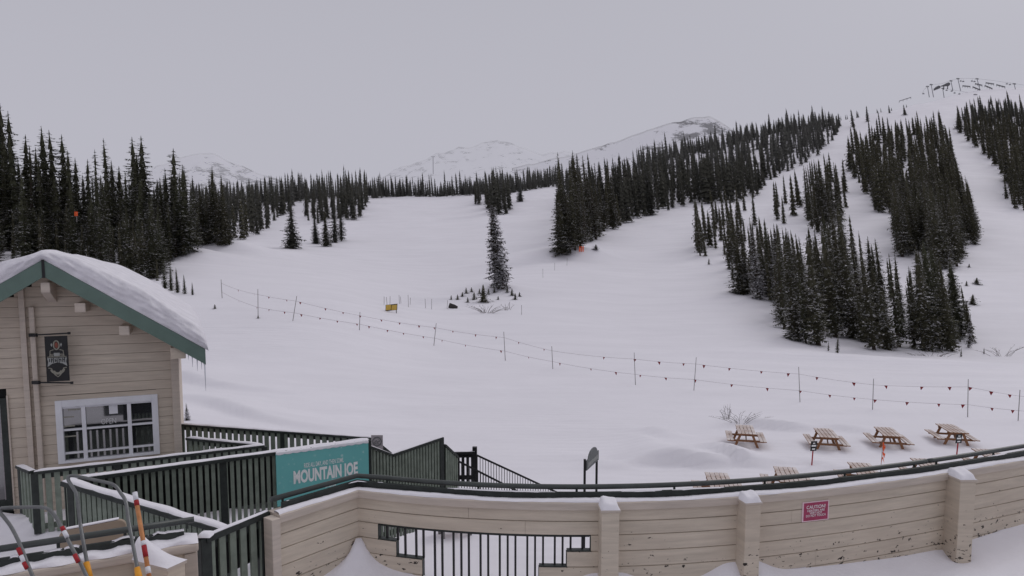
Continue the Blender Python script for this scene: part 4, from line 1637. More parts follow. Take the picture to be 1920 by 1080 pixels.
# stairs
stairs = thing("staircase", "snow-covered stairs going down from the ramp", "stairs", (s2a.x, s2a.y, 0))
mb, ms = MB(), MB()
e_ = Vector((ext.x, ext.y, 0))
Lh = e_.length * 1.5
e_.normalize()
q_ = Vector((-e_.y, e_.x, 0))
w_ = (s1a - s2a).dot(q_)
nst = 14
zz0 = s2a.z - 1.0
slope = -ext.z / Vector((ext.x, ext.y, 0)).length
for i in range(nst):
    a = s2a + e_ * (Lh * i / nst)
    zt = zz0 - slope * (Lh * (i + 0.5) / nst)
    if zt < 0.1:
        break
    if i > 4:
        break
    c = Vector((a.x, a.y, 0)) + e_ * (Lh / nst / 2) + q_ * (w_ / 2)
    mb.obox((c.x, c.y, zt - 0.05), e_ * (Lh / nst / 2 - 0.002), q_ * (abs(w_) / 2 + 0.05), UP * 0.05)
    ms.obox((c.x, c.y, zt + 0.035), e_ * (Lh / nst / 2), q_ * (abs(w_) / 2 + 0.04), UP * 0.033)
obj("step_block", mb, "snow", stairs)
obj("step_snow", ms, "snow", stairs, bevel=0.02)
# landing at the stair head
mb = MB()
la = [s2a + Vector((-0.9, -0.15, 0)), s2a + Vector((0.0, -0.15, 0)), s1a + Vector((0.0, 0.15, 0)), s1a + Vector((-0.9, 0.15, 0))]
mb.prism([Vector((p.x, p.y, zz0 - 0.12)) for p in la], UP * 0.15)
obj("landing", mb, "snow", stairs)

# ------------------------------------------------------------------ teal board
ed = (e2 - e1)
ed.z = 0
ed.normalize()
en = Vector((ed.y, -ed.x, 0))
PA = e1 + en * 0.095
TL, TR = hit_v(517, 857, PA, en), hit_v(690, 823, PA, en)
BL = hit_v(522, 946, PA, en)
ztop = (TL.z + TR.z) / 2
zbot = BL.z - 0.03
W_ = (TR - TL).dot(ed)
cS = Vector(((TL.x + TR.x) / 2, (TL.y + TR.y) / 2, (ztop + zbot) / 2))
ts = thing("teal_sign", "large teal board lettered in white, hung on the ramp's picket railing", "sign", (cS.x, cS.y, zbot))
mb = MB()
mb.obox(cS, ed * W_ / 2, en * 0.012, UP * (ztop - zbot) / 2)
obj("sign_board", mb, "teal", ts)
HS = ztop - zbot
mb = MB()
text_mb(mb, "MOUNTAIN JOE", cS + en * 0.014 - UP * HS * 0.005 + ed * W_ * 0.02, ed, UP, HS * 0.33, 0.042, maxw=W_ * 0.70, depth=0.003)
# slab serifs on the upright strokes
obj("sign_title", mb, "letter", ts)
mb = MB()
text_mb(mb, "RIDE ALL DAY, AND THEN SOME.", cS + en * 0.014 + UP * HS * 0.205 + ed * W_ * 0.0, ed, UP, HS * 0.125, 0.012, maxw=W_ * 0.43, depth=0.003)
obj("sign_slogan", mb, "letter", ts)
mb = MB()
r9 = random.Random(4)
x = -0.10
while x < 0.10:
    w_l = r9.uniform(0.006, 0.012)
    c = cS + en * 0.0135 - UP * HS * 0.255 + ed * W_ * (x + 0.02)
    mb.obox(c, ed * W_ * w_l * 0.42, en * 0.002, UP * HS * r9.uniform(0.022, 0.032))
    x += w_l + 0.004
obj("sign_small_print", mb, "letter", ts)
mb = MB()
K = 46
for i in range(K + 1):
    p = TL.lerp(TR, i / K)
    p.z = ztop
    hs = 0.02 + 0.018 * abs(math.sin(i * 1.3)) + rnd.uniform(0, 0.012)
    for s, u in ((0.02, -0.008 - 0.014 * abs(math.sin(i * 0.8))), (0.026, hs * 0.6), (0.0, hs), (-0.035, hs * 0.7), (-0.03, 0)):
        mb.v.append(tuple(p + en * s + UP * u))
for i in range(K):
    for q in range(4):
        mb.f.append((i * 5 + q, i * 5 + q + 1, (i + 1) * 5 + q + 1, (i + 1) * 5 + q))
obj("snow_rim", mb, "snow", ts, smooth=True)
# small round-mark notice on the post
p = P(707, 829, 12.9)
sg = thing("round_mark_notice", "small pale notice with a dark ring, on the post past the teal board", "sign", p - UP * 0.14)
mb = MB()
mb.obox(p, (0.115, 0, 0), (0, 0.006, 0), UP * 0.14)
obj("sign_board", mb, "rope", sg)
mb = MB()
ring = [p + Vector((0.085 * math.cos(a), -0.012, 0.085 * math.sin(a) + 0.015)) for a in np.linspace(0, 2 * math.pi, 25)]
mb.tube(ring, 0.008, 5, False)
mb.tube([p + Vector((-0.05, -0.012, 0.0)), p + Vector((-0.01, -0.012, 0.035)), p + Vector((0.015, -0.012, 0.0)), p + Vector((0.055, -0.012, 0.03))], 0.008, 5)
mb.tube([p + Vector((-0.05, -0.012, -0.025)), p + Vector((0.05, -0.012, -0.03))], 0.006, 5)
obj("sign_print", mb, "grey_sign", sg)

# ------------------------------------------------------------------ cabin
ang = R(26)
CE = Vector((math.cos(ang), math.sin(ang), 0))
CN = Vector((math.sin(ang), -math.cos(ang), 0))       # outward, to the camera
CA = Vector((0, 0, H)) + ray(103, 745) * 12.5
CA.z = ZD


def HP(t, o, z):
    return CA + CE * t + CN * o + UP * (z - ZD)


def on_face(px, py, o=0.0):
    q = hit_v(px, py, CA + CN * o, CN)
    return (q - CA).dot(CE), q.z


t_corner = on_face(333, 760)[0]
OV = 0.75
t_rg, z_rg = on_face(80, 487, OV)
t_ev, z_ev = on_face(385, 655, OV)
slope_r = (z_rg - z_ev) / (t_ev - t_rg)
t_lv = t_rg - (t_ev - t_rg) * 1.0
cabin = thing("cabin", "tan board cabin with green gable fascia under a thick snow roof", "building", HP(0, 0, ZD))
DEP = 8.0


def roof_z(t):           # underside line of fascia top
    return z_rg - slope_r * abs(t - t_rg)


FH = 0.30                # fascia height
wt = [on_face(x, y) for x, y in ((103, 746), (297, 743), (110, 866), (299, 853))]
w0, w1 = (wt[0][0] + wt[2][0]) / 2, (wt[1][0] + wt[3][0]) / 2
wz1 = (wt[0][1] + wt[1][1]) / 2
wz0 = (wt[2][1] + wt[3][1]) / 2
TL0 = t_lv + 0.45
t_trim = on_face(50, 700)[0]
# siding: lapped boards, cut round the window
mb = MB()
z = ZD - 0.6
bh = 0.187
t_door = on_face(19, 840)[0]
z_door = on_face(10, 746)[1]
while z < z_rg - 0.25:
    zt = z + bh
    zm = z + bh * 0.5
    lim = (z_rg - FH * 0.3 - zt) / slope_r
    if lim < 0.05:
        break
    a, b = max(TL0, t_rg - lim), min(t_corner, t_rg + lim)
    segs = [(a, b)]
    mid = None
    if zt > wz0 and z < wz1:
        segs = [(a, w0 + 0.02), (w1 - 0.02, b)]
        if z < wz1 < zt:
            mid = (wz1 - 0.01, zt - 0.012)
        if z < wz0 < zt:
            mid = (z + 0.004, wz0 + 0.01)
        if mid:
            mb.prism([HP(w0, 0.010, mid[0]), HP(w0, 0.004, mid[1]), HP(w0, -0.05, mid[1]), HP(w0, -0.05, mid[0])], CE * (w1 - w0))
    if z < z_door:
        segs = [(max(s, t_door), e) if s < t_door else (s, e) for s, e in segs]
    for s, e in segs:
        if e - s < 0.03:
            continue
        pr = [HP(s, 0.010, z + 0.002), HP(s, 0.004, zt - 0.005), HP(s, -0.05, zt), HP(s, -0.05, z + 0.002)]
        mb.prism(pr, CE * (e - s))
    z = zt
obj("siding_wall", mb, "tan", cabin)
mb = MB()                                  # body behind the boards
mb.prism([HP(TL0, -0.06, ZD - 3.0), HP(t_corner - 0.01, -0.06, ZD - 3.0), HP(t_corner - 0.01, -0.06, roof_z(t_corner) - 0.12), HP(t_rg, -0.06, z_rg - 0.12), HP(TL0, -0.06, roof_z(TL0) - 0.12)], -CN * (DEP - 0.8))
obj("inner_wall", mb, "dim", cabin)
mb = MB()
mb.obox(HP(t_corner + 0.012, -DEP / 2, (ZD - 3 + roof_z(t_corner) - 0.1) / 2), CE * 0.015, CN * (DEP / 2 - 0.1), UP * ((roof_z(t_corner) - 0.1 - ZD + 3) / 2))
obj("side_wall", mb, "tan", cabin)
# corner board, header block, trim boards, downspout
mb = MB()
mb.obox(HP(t_corner - 0.02, 0.0, (ZD - 1 + roof_z(t_corner) - 0.3) / 2), CE * 0.07, CN * 0.07, UP * ((roof_z(t_corner) - 0.3 - ZD + 1) / 2))
obj("corner_board", mb, "tan_cap", cabin, bevel=0.008)
mb = MB()
zc = roof_z(t_corner) - 0.42
mb.obox(HP(t_corner + 0.06, 0.28, zc), CE * 0.13, CN * 0.40, UP * 0.11)
obj("header_beam", mb, "tan", cabin, bevel=0.01)
mb = MB()
mb.obox(HP(t_trim, 0.05, (ZD + z_rg - 0.45) / 2), CE * 0.045, CN * 0.04, UP * ((z_rg - 0.45 - ZD) / 2))
obj("trim_board", mb, "tan_cap", cabin, bevel=0.006)
t_ds = on_face(68, 700)[0]
mb = MB()
mb.beam(HP(t_ds, 0.075, ZD), HP(t_ds, 0.075, z_rg - 0.85), 0.085, 0.085, up=CN)
obj("downspout", mb, "tan_cap", cabin, bevel=0.015)
# fascia boards
for sgn, te in ((1, t_ev), (-1, t_lv)):
    mb = MB()
    a, b = (t_rg, te) if sgn > 0 else (te, t_rg)
    pr = [HP(a, OV, roof_z(a) - FH), HP(b, OV, roof_z(b) - FH), HP(b, OV, roof_z(b)), HP(a, OV, roof_z(a))]
    mb.prism(pr, -CN * 0.05)
    obj("fascia_board", mb, "fascia", cabin, bevel=0.004)
mb = MB()
mb.obox(HP(t_rg, OV + 0.006, z_rg - 0.16), CE * 0.022, CN * 0.006, UP * 0.16)
obj("ridge_strap", mb, "black", cabin)
# eave fascia and soffits
for sgn, te in ((1, t_ev), (-1, t_lv)):
    mb = MB()
    mb.prism([HP(te - sgn * 0.04, OV - 0.06, roof_z(te) - FH), HP(te, OV - 0.06, roof_z(te) - FH), HP(te, OV - 0.06, roof_z(te)), HP(te - sgn * 0.04, OV - 0.06, roof_z(te))], -CN * (DEP + OV))
    obj("eave_board", mb, "fascia", cabin)
    mb = MB()
    mb.prism([HP(t_rg, OV - 0.055, z_rg - 0.10), HP(te, OV - 0.055, roof_z(te) - 0.10), HP(te, OV - 0.055, roof_z(te) - 0.04), HP(t_rg, OV - 0.055, z_rg - 0.04)], -CN * (DEP + OV))
    obj("roof_deck", mb, "tan", cabin)
# purlin ends
for px_, py_ in ((150, 577), (233, 620)):
    t, z = on_face(px_, py_, 0.66)
    mb = MB()
    mb.obox(HP(t, 0.32, z), CE * 0.085, CN * 0.34, UP * 0.085)
    obj("purlin_end", mb, "tan_cap", cabin, bevel=0.012)
mb = MB()
mb.prism([HP(t_rg - 0.07, 0.0, z_rg - FH - 0.10), HP(t_rg - 0.07, OV - 0.08, z_rg - FH - 0.10), HP(t_rg - 0.07, OV - 0.08, z_rg - FH - 0.28), HP(t_rg - 0.07, 0.0, z_rg - FH - 0.48)], CE * 0.14)
obj("ridge_bracket", mb, "tan_cap", cabin, bevel=0.01)
# snow load: outline from the photograph's silhouette as a thickness profile, swept back along the roof
NT, NB, NF = 150, 40, 22


def snow_t(u):           # vertical depth of snow along the slope, u 0 at ridge .. 1 at eave
    if u < 0.86:
        return 0.29 + 0.10 * math.sin(min(1, u / 0.9) * math.pi) + 0.11 * u
    k = (u - 0.86) / 0.14
    return (0.29 + 0.10 * math.sin(min(1, u / 0.9) * math.pi) + 0.11 * u) * max(0.0, 1 - k ** 2.6) ** 0.5


mb = MB()
tsn = np.linspace(t_lv - 0.05, t_ev + 0.06, NT)


def snow_top(t):
    u = abs(t - t_rg) / (t_ev + 0.06 - t_rg)
    sm = 0.26 * math.exp(-(u / 0.16) ** 2)       # ridge rounded over
    return roof_z(t) + snow_t(min(1, u)) - sm * 0.45 + (0.02 * math.sin(t * 5))


for i, t in enumerate(tsn):
    base = roof_z(t) + 0.006
    top = snow_top(t)
    for j in range(NF + 1):                      # cut front face with layers
        f = j / NF
        zz = base + (top - base) * f
        hgt = zz + slope_r * abs(t - t_rg)
        wv = float(fbm(np.array(t * 1.6 + 4), np.array(hgt * 2.0), 3))
        lay = (0.009 * math.sin(hgt * 46 + 9 * wv + 2.5 * math.sin(t * 2.1)) + 0.07 * float(fbm(np.array(t * 4.0), np.array(hgt * 9.0), 3)) + 0.04 * wv) * math.sin(f * math.pi) ** 0.7
        o = OV - 0.015 + 0.045 * math.sin(f * math.pi * 0.8) - 0.05 * f ** 5 + float(lay)
        mb.v.append(tuple(HP(t, o, zz)))
    for j in range(1, NB + 1):
        bk = (j / NB) ** 1.3 * (DEP + OV)
        zz = top + 0.03 * min(1, bk * 2) + 0.05 * float(fbm(np.array(t * 1.2), np.array(bk * 0.9), 3)) * min(1, bk)
        mb.v.append(tuple(HP(t, OV - 0.08 - bk, zz)))
SN = NF + 1 + NB
for i in range(NT - 1):
    for j in range(SN - 1):
        mb.f.append((i * SN + j, (i + 1) * SN + j, (i + 1) * SN + j + 1, i * SN + j + 1))
obj("roof_snow", mb, "snow_old", cabin, smooth=True)
# icicles under the eave
for px_, ln_, rr_ in ((384, 0.54, 0.016), (370, 0.22, 0.012), (361, 0.20, 0.011), (378, 0.15, 0.010), (354, 0.10, 0.010)):
    t, _ = on_face(px_, 684, OV - 0.03)
    t = min(t, t_ev - 0.005)
    z0 = roof_z(t) - FH
    mb = MB()
    mb.tube([HP(t, OV - 0.03, z0 + 0.01), HP(t, OV - 0.03, z0 - ln_ * 0.4), HP(t, OV - 0.03, z0 - ln_)], [rr_, rr_ * 0.65, 0.002], 7)
    obj("icicle", mb, "ice", cabin, smooth=True)
# window: casing, sash bars, panes
win = bpy.data.objects.new("window", None)
mb = MB()


def wbar(mb, ta, tb, za, zb2, o0, o1):
    mb.obox(HP((ta + tb) / 2, (o0 + o1) / 2, (za + zb2) / 2), CE * (tb - ta) / 2, CN * (o1 - o0) / 2, UP * (zb2 - za) / 2)


fw = 0.11
wbar(mb, w0, w0 + fw, wz0, wz1, -0.03, 0.06)
wbar(mb, w1 - fw, w1, wz0, wz1, -0.03, 0.06)
wbar(mb, w0 + fw, w1 - fw, wz1 - 0.13, wz1, -0.03, 0.06)
wbar(mb, w0 + fw, w1 - fw, wz0, wz0 + 0.05, -0.03, 0.06)
bpy.data.objects.remove(win)
win = obj("window", mb, "white", cabin, bevel=0.006)
mb = MB()
iw0, iw1, iz0, iz1 = w0 + fw, w1 - fw, wz0 + 0.05, wz1 - 0.13
wi = iw1 - iw0
m1, m2 = iw0 + wi * 0.225, iw0 + wi * 0.735
for mm in (m1, m2):
    wbar(mb, mm - 0.033, mm + 0.033, iz0, iz1, -0.03, 0.035)
cols = ((iw0, m1 - 0.033), (m1 + 0.033, m2 - 0.033), (m2 + 0.033, iw1))
hz1, hz2 = iz0 + (iz1 - iz0) * 0.565, iz0 + (iz1 - iz0) * 0.13
for a, b in cols:
    for hz in (hz1, hz2):
        wbar(mb, a, b, hz - 0.018, hz + 0.018, -0.03, 0.02)
    wbar(mb, a, b, iz1 - 0.03, iz1, -0.03, 0.03)
obj("sash_bar", mb, "white", win)
for a, b in cols:
    mb = MB()
    wbar(mb, a - 0.01, b + 0.01, iz0 - 0.01, iz1 + 0.01, -0.045, -0.02)
    obj("pane", mb, "glass", win)
# things on the panes
mb = MB()
to, zo = on_face(204, 790, -0.018)
text_mb(mb, "OPEN", HP(to, -0.018, zo), CE, UP, 0.155, -0.008, maxw=0.25, depth=0.004)
obj("open_lettering", mb, "letter_dim", win)
mb = MB()
ta, za = on_face(204, 760, -0.018)
tb, zb3 = on_face(221, 775, -0.018)
wbar(mb, ta, tb, zb3, za, -0.019, -0.016)
obj("paper_notice", mb, "white", win)
for px_, py_ in ((119, 782), (121, 799), (124, 818), (131, 768)):  # strips painted on the glass for reflected shelf edges
    t, z = on_face(px_ + 8, py_, -0.018)
    mb = MB()
    wbar(mb, t - 0.10, t + 0.10, z - 0.012, z + 0.012, -0.019, -0.0165)
    obj("shelf_reflection", mb, "khaki", win)
# door beside the window
zdb = ZD - 0.1
door_l = t_door - 1.0
mb = MB()
wbar(mb, t_door - 0.10, t_door, zdb, z_door, -0.02, 0.05)
wbar(mb, door_l - 0.1, door_l, zdb, z_door, -0.02, 0.05)
wbar(mb, door_l, t_door - 0.10, z_door - 0.11, z_door, -0.02, 0.05)
wbar(mb, door_l, t_door - 0.10, zdb, zdb + 0.22, -0.02, 0.03)
dr = obj("door", mb, "green_deep", cabin, bevel=0.006)
mb = MB()
wbar(mb, door_l, t_door - 0.10, zdb + 0.22, z_door - 0.11, -0.03, -0.01)
obj("door_pane", mb, "glass", dr)
mb = MB()
wbar(mb, t_door - 0.122, t_door - 0.102, zdb + 0.22, z_door - 0.11, -0.01, 0.012)
obj("door_edge_strip", mb, "rope", dr)
mb = MB()
wbar(mb, t_door, t_door + 0.025, zdb, z_door + 0.05, 0.015, 0.045)
obj("door_casing", mb, "tan_cap", dr)

# hanging banner on the cabin wall
bo = 0.30
bt0 = on_face(62, 670, 0.1)[0]
tl, zl = on_face(83, 632, bo)
tr, zr_ = on_face(126, 628, bo)
_, zbm = on_face(105, 715, bo)
ban = thing("hanging_banner", "black hanging banner with pale crest on brackets from the cabin wall", "banner", HP(bt0, 0.12, zbm))
ztb = (zl + zr_) / 2
mb = MB()
mb.obox(HP((tl + tr) / 2, bo, (ztb + zbm) / 2), CE * (tr - tl) / 2, CN * 0.006, UP * (ztb - zbm) / 2)
obj("banner_cloth", mb, "black", ban)
for z_, s_ in ((ztb + 0.02, 1), (zbm - 0.02, -1)):
    mb = MB()
    mb.beam(HP(bt0 - 0.03, 0.115, z_), HP(bt0 + 0.09, 0.18, z_), 0.05, 0.06)
    mb.beam(HP(bt0 + 0.05, 0.16, z_), HP(tr + 0.03, bo, z_ + 0.025 * s_), 0.026, 0.026)
    mb.obox(HP(tr + 0.03, bo, z_ + 0.025 * s_), CE * 0.022, CN * 0.022, UP * 0.022)
    obj("bracket_arm", mb, "black", ban)
bw, bhh = tr - tl, ztb - zbm
bc = (tl + tr) / 2
bo2 = bo + 0.009


def BP(x, y):           # banner face, x -1..1, y -1..1
    return HP(bc + x * bw / 2, bo2, (ztb + zbm) / 2 + y * bhh / 2)


mb = MB()
mb.tube([BP(0.24 * math.cos(a), 0.60 + 0.19 * math.sin(a)) for a in np.linspace(0.0, 6.283, 17)], 0.012, 4, False)
mb.tube([BP(-0.62, 0.10), BP(-0.56, 0.36), BP(-0.26, 0.40)], 0.008, 4)
mb.tube([BP(0.62, 0.10), BP(0.56, 0.36), BP(0.26, 0.40)], 0.008, 4)
mb.tube([BP(-0.85, 0.085), BP(0.85, 0.085)], 0.007, 4)
for x in (-0.62, -0.5, -0.38, 0.38, 0.5, 0.62):
    mb.tube([BP(x, 0.11), BP(x * 0.8, 0.22)], 0.006, 4)
for i in range(3):
    rr_ = 0.62 - 0.16 * i
    mb.tube([BP(rr_ * math.cos(a), -0.42 + 0.42 * rr_ * math.sin(a) - 0.04 * i) for a in np.linspace(math.pi * 1.06, math.pi * 1.94, 12)], 0.012, 4)
mb.tube([BP(-0.8, -0.40), BP(-0.55, -0.42), BP(-0.42, -0.58), BP(-0.2, -0.72), BP(0, -0.80), BP(0.2, -0.72), BP(0.42, -0.58), BP(0.55, -0.42), BP(0.8, -0.40)], 0.010, 4)
obj("crest_print", mb, "khaki", ban)
mb = MB()
mb.prism([BP(-0.86, 0.04), BP(0.86, 0.04), BP(0.78, -0.12), BP(0.86, -0.34), BP(0.45, -0.21), BP(0, -0.16), BP(-0.45, -0.21), BP(-0.86, -0.34), BP(-0.78, -0.12)], CN * 0.002)
obj("crest_ribbon", mb, "grey_light", ban)
for sx in (-1, 1):
    mb = MB()
    mb.prism([BP(0.40 * sx, 0.52), BP(0.34 * sx, 0.62), BP(0.42 * sx, 0.70), BP(0.50 * sx, 0.62)], CN * 0.002)
    obj("crest_feather", mb, "grey_light", ban)
mb = MB()
mb.prism([BP(-0.26, 0.12), BP(0.26, 0.12), BP(0.26, 0.26), BP(-0.26, 0.26)], CN * 0.002)
obj("crest_plate", mb, "grey_light", ban)
mb = MB()
mb.prism([BP(0.15 * math.cos(a), 0.60 + 0.13 * math.sin(a)) for a in np.linspace(0, 6.0, 12)], CN * 0.002)
obj("crest_centre", mb, "rust", ban)
mb = MB()
for i, x in enumerate(np.linspace(-0.66, 0.66, 9)):
    mb.obox(BP(x, -0.065) + CN * 0.003, CE * bw * 0.020, CN * 0.001, UP * bhh * (0.035 + 0.01 * (i % 3)))
    if i % 2:
        mb.obox(BP(x + 0.07, -0.04 - 0.05 * (i % 3 == 0)) + CN * 0.003, CE * bw * 0.022, CN * 0.001, UP * bhh * 0.010)
obj("ribbon_print", mb, "black", ban)

# cabin deck and its snow
mb = MB()
dk = [Vector((-14, 4.0, 0)), Vector((-2.3, 4.0, 0)), Vector((-2.3, 7.0, 0)), Vector((e2.x, e2.y + 0.5, 0)), Vector((d2.x, d2.y, 0)), Vector((d1.x, d1.y, 0)), Vector((-14, 14, 0))]
mb.prism([Vector((p.x, p.y, -0.5)) for p in dk], UP * (ZD - 0.3 + 0.5))
tag(obj("cabin_deck", mb, "green_deep"), kind="structure")
gx, gy = np.meshgrid(np.linspace(-13, -2.6, 130), np.linspace(4.2, 12.5, 110))
gz = np.full_like(gx, ZD - 0.14) + 0.10 * fbm(gx * 0.8, gy * 0.8, 4)
hp = hit(55, 985, ZD)
gz += 0.30 * np.exp(-(((gx - hp.x) / 1.1) ** 2 + ((gy - hp.y) / 0.45) ** 2)) * (1 + 0.6 * fbm(gx * 3, gy * 3, 3))
lim = HP(0, 0.1, 0)
keep = (gx - lim.x) * CN.x + (gy - lim.y) * CN.y
gz = np.where(keep < 0, ZD - 0.25, gz)
tag(grid_mesh("deck_snow", np.stack([gx, gy, gz], -1), "snow"), kind="structure")

# ------------------------------------------------------------------ near wall at the lower corner, its rail, scoops and shovel
l0, l1 = hit(-60, 1091, ZCAP), hit(372, 1019, ZCAP)
lw = thing("entry_wall", "tan timber wall with snowy cap, dark beam and handrail beside the scoops", "wall", (l1.x, l1.y, ZT))
le = (l1 - l0)
le.normalize()
ln3 = Vector((-le.y, le.x, 0))
mb = MB()
for i in range(7):
    z0, z1 = ZCAP - 0.075 - 0.16 * i, ZCAP - 0.075 - 0.16 * (i + 1)
    mb.obox((l0 + l1) / 2 + ln3 * 0.06 + UP * ((z0 + z1) / 2 - ZCAP), le * ((l1 - l0).length / 2 - 0.03), ln3 * 0.03, UP * ((z0 - z1) / 2 - 0.004))
obj("board_panel", mb, "tan_wall", lw, bevel=0.004)
mb = MB()
mb.beam(l0 + ln3 * 0.11 - UP * 0.03, l1 + ln3 * 0.11 - UP * 0.03, 0.26, 0.075)
obj("cap_board", mb, "tan_cap", lw, bevel=0.02)
mb = MB()
mb.obox(l1 + ln3 * 0.10 - UP * 0.6 - le * 0.06, le * 0.05, ln3 * 0.085, UP * 0.52)
obj("end_trim", mb, "tan_cap", lw, bevel=0.006)
mb = MB()
K = 60
for i in range(K + 1):
    p = l0.lerp(l1, i / K) + UP * 0.0085
    hs = 0.022 + 0.010 * math.sin(i * 0.7) + rnd.uniform(0, 0.006)
    if i in (0, K):
        hs = 0.003
    for s, u in ((0.0 + 0.012 * math.sin(i * 0.5), 0), (0.01, hs * 0.8), (0.08, hs), (0.2, hs * 0.9), (0.235, 0)):
        mb.v.append(tuple(p + ln3 * s + UP * u))
for i in range(K):
    for q in range(4):
        mb.f.append((i * 5 + q, (i + 1) * 5 + q, (i + 1) * 5 + q + 1, i * 5 + q + 1))
obj("snow_strip", mb, "snow", lw, smooth=True)
mb = MB()
be = l1 - le * 0.10
mb.beam(l0 + ln3 * 0.16 + UP * 0.045, be + ln3 * 0.16 + UP * 0.045, 0.05, 0.075)
obj("rail_beam", mb, "green_deep", lw, bevel=0.012)
mb = MB()
for i in range(81):
    p = l0.lerp(be, i / 80) + ln3 * 0.16
    hh = 0.084 + 0.03 * float(fbm(np.array(i * 0.23), np.array(7.0), 3))
    for s, u in ((-0.024, hh - 0.008), (-0.012, hh), (0.012, hh), (0.024, hh - 0.008)):
        mb.v.append(tuple(p + ln3 * s + UP * u))
for i in range(80):
    for k in range(3):
        mb.f.append((i * 4 + k, i * 4 + k + 1, (i + 1) * 4 + k + 1, (i + 1) * 4 + k))
obj("loose_snow", mb, "snow", lw)
mb = MB()
mb.tube([l0 + ln3 * 0.19 + UP * 0.145, l1 + ln3 * 0.19 + UP * 0.145 - le * 0.02], 0.027, 12)
hr = obj("handrail", mb, "pipe", lw, smooth=True)
mb = MB()
for t in (0.05, 0.35, 0.65, 0.95):
    p = l0.lerp(l1, t) + ln3 * 0.18
    mb.tube([p + UP * 0.08, p + UP * 0.13], 0.012, 8)
obj("rail_bracket", mb, "green_deep", hr)
# buttress
bq = hit(277, 1036, ZCAP)
pd_ = (-ln3 * 0.78 + le * 0.62).normalized()
pw_ = Vector((-pd_.y, pd_.x, 0))
bc_ = bq + pd_ * 0.13
mb = MB()
mb.obox(bc_ - UP * 0.66, pw_ * 0.08, pd_ * 0.19, UP * 0.60)
pil = obj("pillar", mb, "tan_wall", lw, bevel=0.006)
mb = MB()
mb.obox(bc_ - UP * 0.048, pw_ * 0.09, pd_ * 0.20, UP * 0.012)
obj("pillar_cap", mb, "tan_cap", pil)
mb = MB()
G = 13
for i in range(G):
    for j in range(G):
        u, v = i / (G - 1) * 2 - 1, j / (G - 1) * 2 - 1
        hh = (1 - abs(u) ** 2.2) * (0.012 + 0.15 * ((1 - v) / 2) ** 1.6) * (1 - max(0, v) ** 8)
        mb.v.append(tuple(bc_ + pw_ * u * 0.092 + pd_ * v * 0.205 + UP * (hh - 0.0355)))
for i in range(G - 1):
    for j in range(G - 1):
        mb.f.append((i * G + j, (i + 1) * G + j, (i + 1) * G + j + 1, i * G + j + 1))
obj("pillar_snow", mb, "snow", pil, smooth=True)

# tan panel standing behind the near wall
pz = 6.15
a, b = P(109, 1003, pz - 0.12), P(236, 978, pz + 0.1)
pe = b - a
PLW = pe.length
pe.normalize()
pn = Vector((pe.y, -pe.x, 0)).normalized()
zt_ = a.z + 0.03
tpn = thing("tan_panel", "tan round-cornered panel standing behind the near wall, snow on its top edge", "panel", (a.x, a.y, ZD - 0.1))
mb = MB()
rc = 0.07
pts = []
hp_ = 0.62
for cx_, cz_, a0 in ((PLW - rc, -rc, 0), (rc, -rc, 90), (rc, -hp_ + rc, 180), (PLW - rc, -hp_ + rc, 270)):
    for k in range(6):
        an = R(a0 + 18 * k)
        pts.append(Vector((a.x, a.y, zt_)) + pe * (cx_ + rc * math.cos(an)) + UP * (cz_ + rc * math.sin(an)))
mb.prism(pts, -pn * 0.05)
obj("panel_board", mb, "tan_panel", tpn, bevel=0.012)
for s in (0.12, PLW - 0.12):
    mb = MB()
    c = Vector((a.x, a.y, 0)) + pe * s - pn * 0.075
    mb.obox((c.x, c.y, (ZD - 0.2 + zt_ - 0.2) / 2), pe * 0.025, pn * 0.02, UP * ((zt_ - 0.2 - ZD + 0.2) / 2))
    obj("panel_leg", mb, "green_deep", tpn)
mb = MB()
mb.beam(Vector((a.x, a.y, zt_)) + pe * 0.06 - pn * 0.025, Vector((a.x, a.y, zt_)) + pe * (PLW - 0.06) - pn * 0.025, 0.05, 0.014, base=0.008)
obj("panel_snow", mb, "snow", tpn, bevel=0.01)


# snow scoops: bent tube handles with tape, plastic pans
def scoop(label, pts, taped, grips, pan):
    base = pan
    root = thing("snow_scoop", label, "snow scoop", base, "snow scoops leaning at the near wall")
    # round the corners of the bent tube
    P3 = [P(x, y, d) for x, y, d in pts]
    sm = catmull(P3, 5)
    mb = MB()
    mb.tube(sm, 0.0118, 10)
    obj("handle", mb, "steel", root, smooth=True)
    for (x0, y0, d0), (x1, y1, d1), m_ in taped:
        mb = MB()
        mb.tube([P(x0, y0, d0), P(x1, y1, d1)], 0.0138, 10)
        obj("tape_band", mb, m_, root, smooth=True)
    for (x0, y0, d0), (x1, y1, d1) in grips:
        mb = MB()
        mb.tube([P(x0, y0, d0), P(x1, y1, d1)], [0.018, 0.026], 10)
        obj("socket", mb, "yellow", root, smooth=True)
    # pan: a curved sheet with raised sides
    q0, q1 = P(*grips[0][1]), P(*grips[1][1])
    ax = (q1 - q0)
    ax.z = 0
    L = ax.length
    ax.normalize()
    fw_ = Vector((ax.y, -ax.x, 0))
    mb = MB()
    n = 8
    for i in range(n + 1):
        f = i / n
        dz = -0.05 - 0.42 * math.sin(f * 1.5)
        dy = 0.36 * (1 - math.cos(f * 1.5))
        for s, u in ((-0.06, 0.07), (-0.05, 0), (L + 0.05, 0), (L + 0.06, 0.07)):
            mb.v.append(tuple(q0 + ax * s + fw_ * (dy + u) + UP * dz))
    for i in range(n):
        for k in range(3):
            mb.f.append((i * 4 + k, i * 4 + k + 1, (i + 1) * 4 + k + 1, (i + 1) * 4 + k))
    pn_ = obj("scoop_pan", mb, "yellow", root, smooth=True)
    md = pn_.modifiers.new("thick", "SOLIDIFY")
    md.thickness = 0.008
    return root


